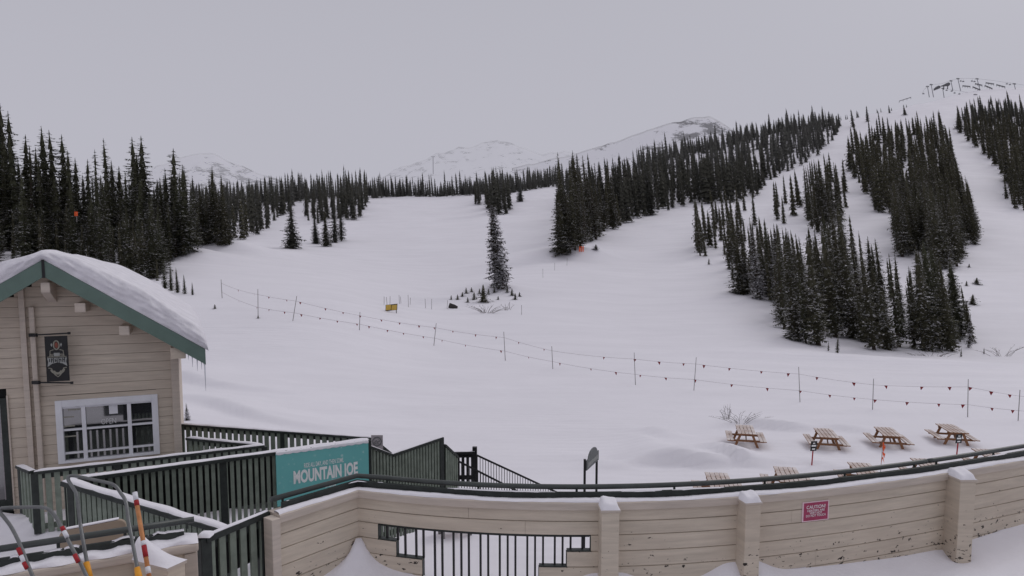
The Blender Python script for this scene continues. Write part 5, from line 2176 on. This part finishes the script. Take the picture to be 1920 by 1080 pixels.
scoop("grey-handled snow scoop with red and white tape on both legs",
      [(78, 1118, 4.22), (56, 1068, 4.30), (38, 1022, 4.38), (22, 990, 4.44), (9, 972, 4.46), (1, 962, 4.48), (1, 954, 4.49), (12, 952, 4.50), (45, 951, 4.50), (78, 951, 4.50), (92, 956, 4.49), (104, 969, 4.47), (116, 990, 4.42), (134, 1025, 4.36), (152, 1058, 4.30), (176, 1110, 4.2)],
      [((34, 1028, 4.355), (40, 1041, 4.335), "red"), ((40, 1042, 4.334), (45, 1054, 4.315), "white"), ((45, 1055, 4.314), (51, 1066, 4.295), "red"),
       ((116, 988, 4.405), (120, 995, 4.395), "red"), ((120, 996, 4.393), (126, 1007, 4.375), "white"), ((140, 1040, 4.32), (147, 1054, 4.295), "red")],
      [((78, 1115, 4.21), (88, 1140, 4.17)), ((176, 1107, 4.19), (190, 1138, 4.14))], P(130, 1180, 4.1))
scoop("grey-handled snow scoop with bare legs ending in yellow sockets",
      [(165, 1066, 4.36), (157, 1020, 4.44), (151, 985, 4.52), (147, 950, 4.58), (143, 926, 4.62), (136, 913, 4.64), (129, 902, 4.66), (128, 895, 4.67), (134, 892, 4.68), (150, 894, 4.68), (178, 900, 4.68), (205, 906, 4.68), (217, 912, 4.67), (226, 924, 4.66), (236, 941, 4.62), (241, 975, 4.55), (249, 1020, 4.46), (259, 1072, 4.37)],
      [], [((162, 1054, 4.345), (168, 1090, 4.29)), ((257, 1064, 4.345), (263, 1096, 4.29))], P(215, 1150, 4.2))
sv = thing("shovel", "orange wooden shovel handle with white tip and red bands, leaning at the buttress", "shovel", P(285, 1120, 4.45))
a_, b_ = (253, 924, 4.85), (283, 1100, 4.50)
pt_ = lambda f: P(*a_).lerp(P(*b_), f)
mb = MB()
mb.tube([pt_(0.0), pt_(1.0)], 0.0155, 10)
obj("shaft", mb, "pole_wood", sv, smooth=True)
for f0, f1, m_ in ((-0.004, 0.085, "white"), (0.088, 0.145, "red"), (0.53, 0.575, "white"), (0.577, 0.70, "red"), (0.80, 0.87, "white")):
    mb = MB()
    mb.tube([pt_(f0), pt_(f1)], 0.0172, 10)
    obj("tape_band", mb, m_, sv, smooth=True)
mb = MB()
q = pt_(1.0)
mb.obox(q - UP * 0.2, (0.11, 0.02, 0), (0, 0.006, 0.0), UP * 0.19)
obj("blade", mb, "yellow", sv, bevel=0.02)

# ------------------------------------------------------------------ picnic tables
def make_table():
    t = thing("picnic_table", "t", "picnic table", (0, 0, 0), "snow-dusted picnic tables on the flat")
    L = 1.85
    for i in range(5):
        mb = MB()
        x = (i - 2) * 0.152
        mb.box((x - 0.066, -L / 2, 0.72), (x + 0.066, L / 2, 0.76))
        obj("top_board", mb, "timber", t, bevel=0.006)
    for sx in (-1, 1):
        for i in range(2):
            mb = MB()
            x = sx * (0.60 + 0.145 * i)
            mb.box((x - 0.064, -L / 2, 0.415), (x + 0.064, L / 2, 0.455))
            obj("bench_board", mb, "timber", t, bevel=0.006)
    for sy in (-1, 1):
        y = sy * 0.62
        for sx in (-1, 1):
            mb = MB()
            mb.beam((sx * 0.22, y, 0.72), (sx * 0.56, y, -0.12), 0.05, 0.10, up=(1, 0, 0.3))
            obj("leg", mb, "timber_frame", t, bevel=0.005)
        mb = MB()
        mb.box((-0.74, y - sy * 0.052 - 0.022, 0.325), (0.74, y - sy * 0.052 + 0.022, 0.413))
        obj("cross_beam", mb, "timber_frame", t, bevel=0.005)
        mb = MB()
        mb.box((-0.36, y - sy * 0.052 - 0.02, 0.63), (0.36, y - sy * 0.052 + 0.02, 0.718))
        obj("top_cleat", mb, "timber_frame", t, bevel=0.005)
        mb = MB()
        mb.beam((0, y - sy * 0.08, 0.36), (0, sy * 0.1, 0.68), 0.045, 0.07)
        obj("brace", mb, "timber_frame", t, bevel=0.004)
    return t


proto = make_table()
TABS = [
    (1397, 833, 15, None, "far-row picnic table farthest from the parapet end, seen square end-on by the bare twigs"),
    (1548, 837, 15, None, "far-row picnic table with a black notice post standing before its bench"),
    (1664, 834, 15, None, "far-row picnic table with the orange marker flag before its bench"),
    (1783, 828, 15, None, "far-row picnic table nearest the parapet's high end, dark post before its legs"),
    (1349, 905, 13, 0.75, "near-row picnic table showing only its top above the handrail, first past the grey sign"),
    (1478, 893, 13, 0.75, "near-row picnic table above the handrail, just past the second pillar"),
    (1622, 884, 13, 0.75, "near-row picnic table behind the handrail below the orange marker flag"),
    (1745, 876, 13, 0.75, "near-row picnic table mostly hidden behind the handrail gap"),
    (1862, 858, 13, 0.75, "near-row picnic table highest along the handrail, at the parapet's far end"),
]
for i, (px, py, az, ztop_, lab) in enumerate(TABS):
    q = hit(px, py, 0.0 if ztop_ is None else ztop_)
    g = ground(*proj(Vector((q.x, q.y, 0.02))))
    loc = (q.x, q.y, g.z - (rnd.uniform(0.08, 0.14) if ztop_ is None else -0.07))
    if i == 0:
        proto.location = loc
        proto.rotation_euler.z = R(-az)
        proto["label"] = lab
        o = proto
    else:
        o = dup(proto, loc, R(-az - rnd.uniform(-3, 3)), lab)
# low bench half buried, seen through the parapet opening
q = hit(853, 1003, 0.0)
t = thing("bench", "low snow-laden bench seen through the barred parapet opening", "bench", (q.x, q.y, 0), None)
ca, sa = math.cos(0.35), math.sin(0.35)
ax_, ay_ = Vector((ca, sa, 0)), Vector((-sa, ca, 0))
q = Vector((q.x, q.y, 0))
mb = MB()
mb.obox(q + UP * 0.42, ax_ * 0.45, ay_ * 0.26, UP * 0.025)
obj("seat", mb, "timber_frame", t, bevel=0.005)
for sx in (-1, 1):
    for sy in (-1, 1):
        mb = MB()
        mb.obox(q + ax_ * 0.40 * sx + ay_ * 0.20 * sy + UP * 0.17, ax_ * 0.04, ay_ * 0.04, UP * 0.23)
        obj("leg", mb, "grey_pole", t)
mb = MB()
mb.obox(q + UP * 0.50, ax_ * 0.45, ay_ * 0.26, UP * 0.055)
obj("seat_snow", mb, "snow", t, bevel=0.04)

# ------------------------------------------------------------------ notices and markers on the flat
def notice(px, base, top, label, d=None):
    g = ground(px, base)
    k = g.y / F
    tall = (base - top) * k
    t = thing("notice_post", label, "sign", g, "black notices on red stakes")
    lean_ = Vector((0.055, 0, 1)).normalized()
    b0, b1 = tall * 0.60, tall
    mb = MB()
    mb.beam(g - UP * 0.2, g + lean_ * (b1 * 0.95), 0.035, 0.035, up=(0, 1, 0))
    obj("stake", mb, "red", t)
    c = g + lean_ * ((b0 + b1) / 2) + Vector((0, -0.03, 0))
    hw = 6.2 * k
    sx_ = Vector((1, 0.15, 0)).normalized()
    mb = MB()
    mb.obox(c, sx_ * hw, Vector((0, 0.01, 0)), lean_ * ((b1 - b0) / 2))
    obj("sign_board", mb, "black", t)
    mb = MB()
    hh = (b1 - b0) / 2
    for v, w, h_ in ((0.58, 0.35, 0.11), (0.06, 0.74, 0.17), (-0.62, 0.5, 0.13)):
        mb.obox(c + lean_ * hh * v - Vector((0, 0.0125, 0)), sx_ * hw * w, Vector((0, 0.002, 0)), lean_ * hh * h_)
    obj("sign_print", mb, "letter", t)
    return t


notice(1521.5, 872, 825, "black notice with white print on a red stake before the far-row tables")
notice(1793, 856, 812, "black notice on a dark red stake in front of the last far-row table")
g = ground(1650, 893)
k = g.y / F
t = thing("marker_flag", "ragged orange marker flag on a thin wire between the table rows", "flag", g)
mb = MB()
mb.tube([g - UP * 0.2, g + Vector((0.05, 0, 70 * k))], 0.009, 6)
obj("wire_stake", mb, "grey_pole", t)
mb = MB()
top = g + Vector((0.05, 0, 68 * k))
r6 = random.Random(8)
for i in range(14):
    a = top + Vector((r6.uniform(-.03, .05), -.01, -0.6 * r6.random()))
    mb.add([a, a + Vector((r6.uniform(.02, .09), r6.uniform(-.02, .02), -.05)), a + Vector((r6.uniform(-.05, .12), r6.uniform(-.03, .03), -.2 - .1 * r6.random()))], [(0, 1, 2)])
obj("flag_cloth", mb, "orange", t)

# grey arched sign board by the stairs
pl, pr = P(1096.5, 861, 16.0), P(1119, 846, 17.0)
t = thing("arched_sign", "grey sign board with arched crest on two black posts behind the handrail", "sign", (pl.x, pl.y, 0))
for p in (pl, pr):
    mb = MB()
    mb.beam(Vector((p.x, p.y, -0.2)), Vector((p.x, p.y, p.z)), 0.055, 0.055, up=(0, 1, 0))
    obj("post", mb, "black", t)
sx_ = pr - pl
zl_ = (pl.z + pr.z) / 2
sx_.z = 0
L_ = sx_.length
sx_.normalize()
sn_ = Vector((sx_.y, -sx_.x, 0))
c = Vector(((pl.x + pr.x) / 2, (pl.y + pr.y) / 2, zl_))
sh = 0.25 * 1.0
pts = [c - sx_ * L_ / 2 + UP * 0.0, c - sx_ * L_ / 2 - UP * sh, c + sx_ * L_ / 2 - UP * sh, c + sx_ * L_ / 2]
pts += [c + sx_ * 0.40 * math.cos(a) * 1.0 + UP * (0.19 * math.sin(a)) for a in np.linspace(0.05, math.pi - 0.05, 12)]
mb = MB()
mb.prism([p + sn_ * 0.03 for p in pts], sn_ * 0.025)
obj("sign_board", mb, "grey_sign", t)
mb = MB()
r8 = random.Random(2)
x = -0.78
while x < 0.78:
    w = r8.uniform(0.035, 0.075)
    mb.obox(c + sx_ * (x + w / 2) * L_ / 2 * 1.0 - UP * sh * 0.55 + sn_ * 0.058, sx_ * w * L_ / 4, sn_ * 0.002, UP * sh * r8.uniform(0.16, 0.24))
    x += w + 0.03
obj("sign_print", mb, "grey_light", t)

# yellow padded board on the piste
g = ground(734, 585)
k = g.y / F
t = thing("padded_board", "yellow double-panelled board on short posts in the middle of the piste", "board", g)
for s in (-1, 1):
    mb = MB()
    mb.obox(g + Vector((s * 5.3 * k, -0.05, 8.5 * k)), (4.9 * k, 0, 0.5 * k), (0, 0.06, 0), (0.35 * k, 0, 4.9 * k))
    obj("panel", mb, "pad", t, bevel=0.05)
mb = MB()
mb.obox(g + Vector((0, 0.04, 8.5 * k)), (11.0 * k, 0, 1.1 * k), (0, 0.04, 0), (0.35 * k, 0, 5.9 * k))
obj("frame", mb, "black", t)
for s in (-0.95, 0.9):
    mb = MB()
    mb.beam(g + Vector((s * 10 * k, 0.1, -0.3)), g + Vector((s * 10 * k, 0.1, 6 * k)), 0.10, 0.10, up=(0, 1, 0))
    obj("post", mb, "grey_pole", t)

# thin bamboo wands round the knoll
WANDS = [(720, 571, 556), (726, 574, 557), (731, 571, 555), (749, 570, 553), (752, 569, 556), (766, 576, 553), (769, 571, 558), (798, 578, 560), (809, 580, 560), (838, 579, 563), (978, 590, 572),
         (1018, 521, 504), (1040, 507, 493), (1063, 498, 484), (955, 580, 566)]
for i, (x, b, tp) in enumerate(WANDS):
    g = ground(x, b)
    k = g.y / F
    mb = MB()
    mb.tube([g - UP * 0.2, g + Vector((rnd.uniform(-0.1, 0.1), 0, (b - tp) * k))], 0.028, 5)
    tag(obj("marker_wand", mb, "grey_pole", None, g), "thin bamboo wand stuck in the snow around the knoll and yellow board", "marker pole", "bamboo wands around the knoll")
# orange marker by the slope wood and orange board in the hillside wood
for px, base, hh, ww, lab in ((1090, 473, 11, 9, "orange slatted marker board at the foot of the slope wood"), (143, 406, 9, 6, "small orange board glimpsed between the hillside spruces")):
    g = ground(px, base)
    if px < 300:
        g = P(px, base, 112)
    k = g.y / F
    t = thing("orange_marker", lab, "marker", g)
    mb = MB()
    for i in range(3):
        mb.obox(g + Vector(((i - 1) * ww * 0.36 * k, 0, hh * 0.55 * k)), (ww * 0.10 * k, 0, 0), (0, 0.04, 0), (0.02, 0, hh * 0.45 * k))
    obj("slat_panel", mb, "orange", t)
    mb = MB()
    z0_ = g.z - (0.5 if px > 300 else 0.9)
    mb.beam((g.x, g.y + 0.1, z0_), (g.x, g.y + 0.1, g.z + hh * 0.7 * k), 0.09, 0.09, up=(0, 1, 0))
    obj("post", mb, "grey_pole", t)

# ------------------------------------------------------------------ rope line with pennants
POLES = [(416.5, 559, 414.5, 524), (484, 593, 483.5, 542), (549, 602, 556.5, 555), (674, 619, 675, 585), (813.5, 648, 818, 606), (947.5, 676, 944.5, 622), (1036.5, 692, 1034.5, 649),
         (1191.5, 722, 1189, 661), (1301, 732, 1305.5, 670), (1500, 754, 1497.5, 688), (1636, 768, 1638, 710), (1814.5, 782, 1815.5, 711), (1909, 789, 1912.5, 731), (2030, 800, 2032, 735)]
names = ["boundary pole nearest the cabin eave, start of the rope line", "boundary pole with a dark tuft at its foot", "boundary pole leaning strongly, above the roof end",
         "short boundary pole below the yellow board's open snow", "boundary pole leaning, just past the yellow board", "boundary pole straight below the knoll's lone tree",
         "short boundary pole next after the lone tree's", "boundary pole midway along the rope line, above the arched sign's far side", "leaning boundary pole under the open corner of the big stand",
         "tall boundary pole above the bare twigs and first tables", "boundary pole above the second and third picnic tables", "boundary pole above the last picnic table", "last boundary pole in view at the far end of the rope line", ""]
PB, PT = [], []
for i, (bx, by, tx, ty) in enumerate(POLES):
    g = ground(bx, by)
    r_ = ray(tx, ty)
    tpv = P(tx, ty, g.y)
    PB.append(g)
    PT.append(tpv)
    if i == len(POLES) - 1:
        pass
    mb = MB()
    rad = max(0.02, 0.62 * g.y / F)
    mb.tube([g - (tpv - g).normalized() * 0.3, g.lerp(tpv, 0.5), tpv], [rad, rad * 0.95, rad * 0.8], 7)
    o = obj("boundary_pole", mb, "grey_pole", None, g, True)
    tag(o, names[i] or "boundary pole beyond the frame at the end of the rope line", "pole", "poles of the rope line")
UPF = [68, 207, 300, 385, 488, 567, 713, 816, 915, 1037, 1144, 1256, 1345, 1453, 1585, 1705, 1835]
LOF = [210, 315, 385, 476, 573, 682, 782, 895, 966, 1073, 1165, 1281, 1390, 1526, 1732, 1893]
UPF = [380 + v / 3.097 for v in UPF] + [1000 + v / 2.087 for v in (42, 277, 398, 492, 588, 668, 768, 893, 998, 1110, 1254, 1380, 1521, 1629, 1711, 1792, 1864)]
LOF = [380 + v / 3.097 for v in LOF] + [1000 + v / 2.087 for v in (104, 225, 323, 419, 518, 633, 777, 915, 1045, 1160, 1256, 1338, 1463, 1587, 1682, 1795, 1876)]
for fr, xs_f, lab in ((0.80, UPF, "upper rope with small dark red pennants along the boundary poles"), (0.33, LOF, "lower rope with small dark red pennants along the boundary poles")):
    knots = [b.lerp(t_, fr) for b, t_ in zip(PB, PT)]
    pts = []
    for a, b in zip(knots, knots[1:]):
        sag = 0.035 * (b - a).length ** 0.9 * 0.35
        for i in range(8):
            t_ = i / 8
            pts.append(a.lerp(b, t_) - UP * sag * 4 * t_ * (1 - t_))
    pts.append(knots[-1])
    t = thing("pennant_rope", lab, "rope line", pts[0], "ropes of the pennant line")
    mb = MB()
    mb.tube(pts, [max(0.006, 0.00021 * p.y) for p in pts], 4)
    obj("rope", mb, "rope", t)
    pxs = [proj(p)[0] for p in pts]
    for x in xs_f:
        for i in range(len(pts) - 1):
            if pxs[i] <= x < pxs[i + 1]:
                f = (x - pxs[i]) / (pxs[i + 1] - pxs[i])
                p = pts[i].lerp(pts[i + 1], f)
                d = (pts[i + 1] - pts[i]).normalized()
                s = 0.092 * rnd.uniform(0.85, 1.15) * (0.75 + 0.25 * min(1.5, p.y / 45))
                tw = rnd.uniform(-0.35, 0.35)
                mb = MB()
                dx_ = Vector((d.x * math.cos(tw) - d.y * math.sin(tw), d.x * math.sin(tw) + d.y * math.cos(tw), d.z))
                mb.prism([p - dx_ * s, p + dx_ * s, p + dx_ * rnd.uniform(-.05, .05) - UP * s * 2.2], Vector((0, 0.008, 0)))
                obj("pennant", mb, "flag", t)
                break

# ------------------------------------------------------------------ chairlift on the ridge
DL = 690


def lp(x, y, d=DL):
    return P(x, y, d)


LT = [(1739, 162.6, 1741.2, 175, 0.8), (1746, 159, 1749, 175, 0.8), (1767.6, 166, 1769.3, 177, 0.7), (1783, 152, 1785.2, 163, 0.8), (1796, 148, 1799.5, 163, 0.85), (1832, 148.2, 1836.5, 165, 0.85),
      (1901.7, 157.7, 1906.2, 178.5, 0.9), (1829, 177.8, 1834.8, 212, 1.0)]
labs = ["lift tower at the low end of the ridge line, outermost", "lift tower second at the low end of the ridge line", "short lift tower just under the dark top station", "small lift tower right behind the dark top station",
        "lift tower on the crest after the top station", "lift tower mid-crest above the snow fences", "tall lift tower at the far end of the crest", "tall lift tower rising from the spruces below the crest"]
for (tx, ty, bx, by, s), lab in zip(LT, labs):
    d = 640 if by > 200 else DL
    a, b = lp(tx, ty, d), lp(bx, by, d)
    b2_ = b + (b - a).normalized() * 4
    k = d / F
    t = thing("lift_tower", lab, "lift tower", b, "towers of the chairlifts on the ridge")
    mb = MB()
    mb.tube([b2_, a], [0.62 * k, 0.5 * k], 8)
    obj("mast", mb, "lift", t)
    mb = MB()
    mb.beam(a + Vector((-3.4 * s * k, 0, 0.3 * k)), a + Vector((3.4 * s * k, 0, -0.2 * k)), 0.9 * k, 1.0 * k)
    mb.beam(a + Vector((-2.4 * s * k, 0, 1.5 * k)), a + Vector((2.4 * s * k, 0, 1.2 * k)), 0.4 * k, 0.35 * k)
    for q in (-2.4, 0, 2.4):
        mb.beam(a + Vector((q * s * k, 0, 0)), a + Vector((q * s * k, 0, 1.4 * k)), 0.35 * k, 0.35 * k, up=(0, 1, 0))
    obj("crossarm", mb, "lift_dark", t)
for pts, lab in (([(1729, 176), (1733, 167), (1740, 162), (1747, 158.5), (1765, 157), (1783, 151), (1796, 147.3), (1814, 146.8), (1832, 147.5), (1866, 151.5), (1902, 156.7), (1960, 166)], "lift cable running over the crest towers"),
                 ([(1768, 165.5), (1790, 169), (1812, 173), (1829, 177), (1862, 186), (1895, 194), (1960, 206)], "lift cable sloping down below the crest")):
    mb = MB()
    mb.tube([lp(x, y) for x, y in pts], 0.085, 4)
    o = obj("lift_cable", mb, "lift", None, lp(*pts[0]))
    tag(o, lab, "cable")
CH = [(1731.5, 176), (1775, 169.5), (1784.5, 171), (1790, 174.6), (1799, 176.4), (1804.5, 179.4), (1816.7, 180.6), (1822.4, 182.7), (1833.5, 183.6), (1840.4, 189.6), (1851, 191.6), (1801.5, 152.2), (1806.2, 153), (1822.6, 152.3), (1827.4, 153.2), (1888, 157.5), (1893.8, 158.8)]
for x, y in CH:
    k = DL / F
    p = lp(x, y)
    mb = MB()
    mb.obox(p, (1.5 * k, 0, 0), (0, 0.5, 0), (0, 0, 0.55 * k))
    mb.obox(p + Vector((0, 0.35, 0.9 * k)), (1.4 * k, 0, 0), (0, 0.1, 0), (0, 0, 0.5 * k))
    mb.tube([p + Vector((0, 0, 0.5 * k)), p + Vector((0.3 * k, 0, 4.2 * k))], 0.14 * k, 4)
    tag(obj("lift_chair", mb, "lift", None, p), "empty lift chair hanging near the ridge towers", "lift chair", "chairs hanging on the ridge lift")
SF = [((1805, 161), (1819, 162.3)), ((1824, 163), (1838, 168.8)), ((1846.5, 160.5), (1860.5, 166.3)), ((1848.5, 155.3), (1863.5, 157.6)), ((1868.5, 159), (1884.5, 163.3)), ((1828.5, 157), (1841.5, 160)), ((1686, 189.5), (1708, 182.5))]
sl = ["snow fence closest to the top station", "snow fence lowest on the crest", "snow fence slanting in the middle of the crest", "thin snow fence highest on the crest", "snow fence nearest the tall end tower", "snow fence crossing the mid-crest tower foot", "long low snow fence on the bare ridge before the lift"]
for (a, b), lab in zip(SF, sl):
    A0, B0 = lp(*a), lp(*b)
    k = DL / F
    t = thing("snow_fence", lab, "snow fence", A0, "snow fences on the ridge")
    hf = 1.3 if a[0] > 1700 else 0.8
    mb = MB()
    for j in range(3):
        mb.beam(A0 + UP * (j - 1) * hf * k * 0.62, B0 + UP * (j - 1) * hf * k * 0.62, 0.15, hf * 0.45 * k)
    obj("slat_panel", mb, "lift_dark", t)
    mb = MB()
    for j in range(4):
        p = A0.lerp(B0, j / 3)
        mb.beam(p + UP * hf * k, p - UP * 3.0 * k, 0.25, 0.25, up=(0, 1, 0))
    obj("post_row", mb, "lift_dark", t)
# top station: dark rounded housing
k = DL / F
c = lp(1774, 158.5)
t = thing("lift_station", "dark rounded top station of the chairlift on the crest", "building", c - UP * 5 * k)
mb = MB()
sec = []
Ls = [(-9, 3.2, 1.5), (-6, 2.6, 2.2), (-2, 1.2, 3.6), (2, 0, 5.0), (4.5, -0.8, 5.2), (6, -1.2, 3.5)]
pts = [c + Vector((x * k, 0, -z * k * 0.9)) for x, z, r_ in Ls]
mb.tube(pts, [r_ * k * 0.62 for x, z, r_ in Ls], 12)
obj("housing", mb, "lift_dark", t, smooth=True)
mb = MB()
mb.beam(c + Vector((-4 * k, 0, -2 * k)), c + Vector((-4 * k, 0, -9 * k)), 1.2 * k, 1.2 * k, up=(0, 1, 0))
mb.beam(c + Vector((3 * k, 0, 0)), c + Vector((3 * k, 0, -8 * k)), 1.2 * k, 1.2 * k, up=(0, 1, 0))
obj("support_frame", mb, "lift_dark", t)
c = lp(1757, 166)
t = tag(obj("ridge_hut", (lambda m_: (m_.obox(c, (4.0 * k, 0, 1.5 * k), (0, 2, 0), (0, 0, 1.6 * k)), m_.prism([c + Vector((-4.4 * k, -2.2, 0.0 * k)), c + Vector((4.4 * k, -2.2, 3.2 * k)), c + Vector((0, -2.2, 4.2 * k))], Vector((0, 4.4, 0))), m_)[-1])(MB()), "lift_dark", None, c),
        "small dark hut below the top station on the crest", "hut")
# faint far towers in the haze on the middle mountain
for x, y0, y1, lab in ((812, 294, 304, "faint lift tower in the haze on the middle mountain"),):
    a, b = P(x, y0, 1450), P(x, y1, 1450)
    t = thing("lift_tower", lab, "lift tower", b, None)
    mb = MB()
    mb.tube([b - UP * 25, a], 0.8, 6)
    obj("mast", mb, "lift_dark", t)
    mb = MB()
    mb.beam(a + Vector((-4, 0, 0)), a + Vector((4, 0, 0)), 1, 1.2)
    obj("crossarm", mb, "lift_dark", t)
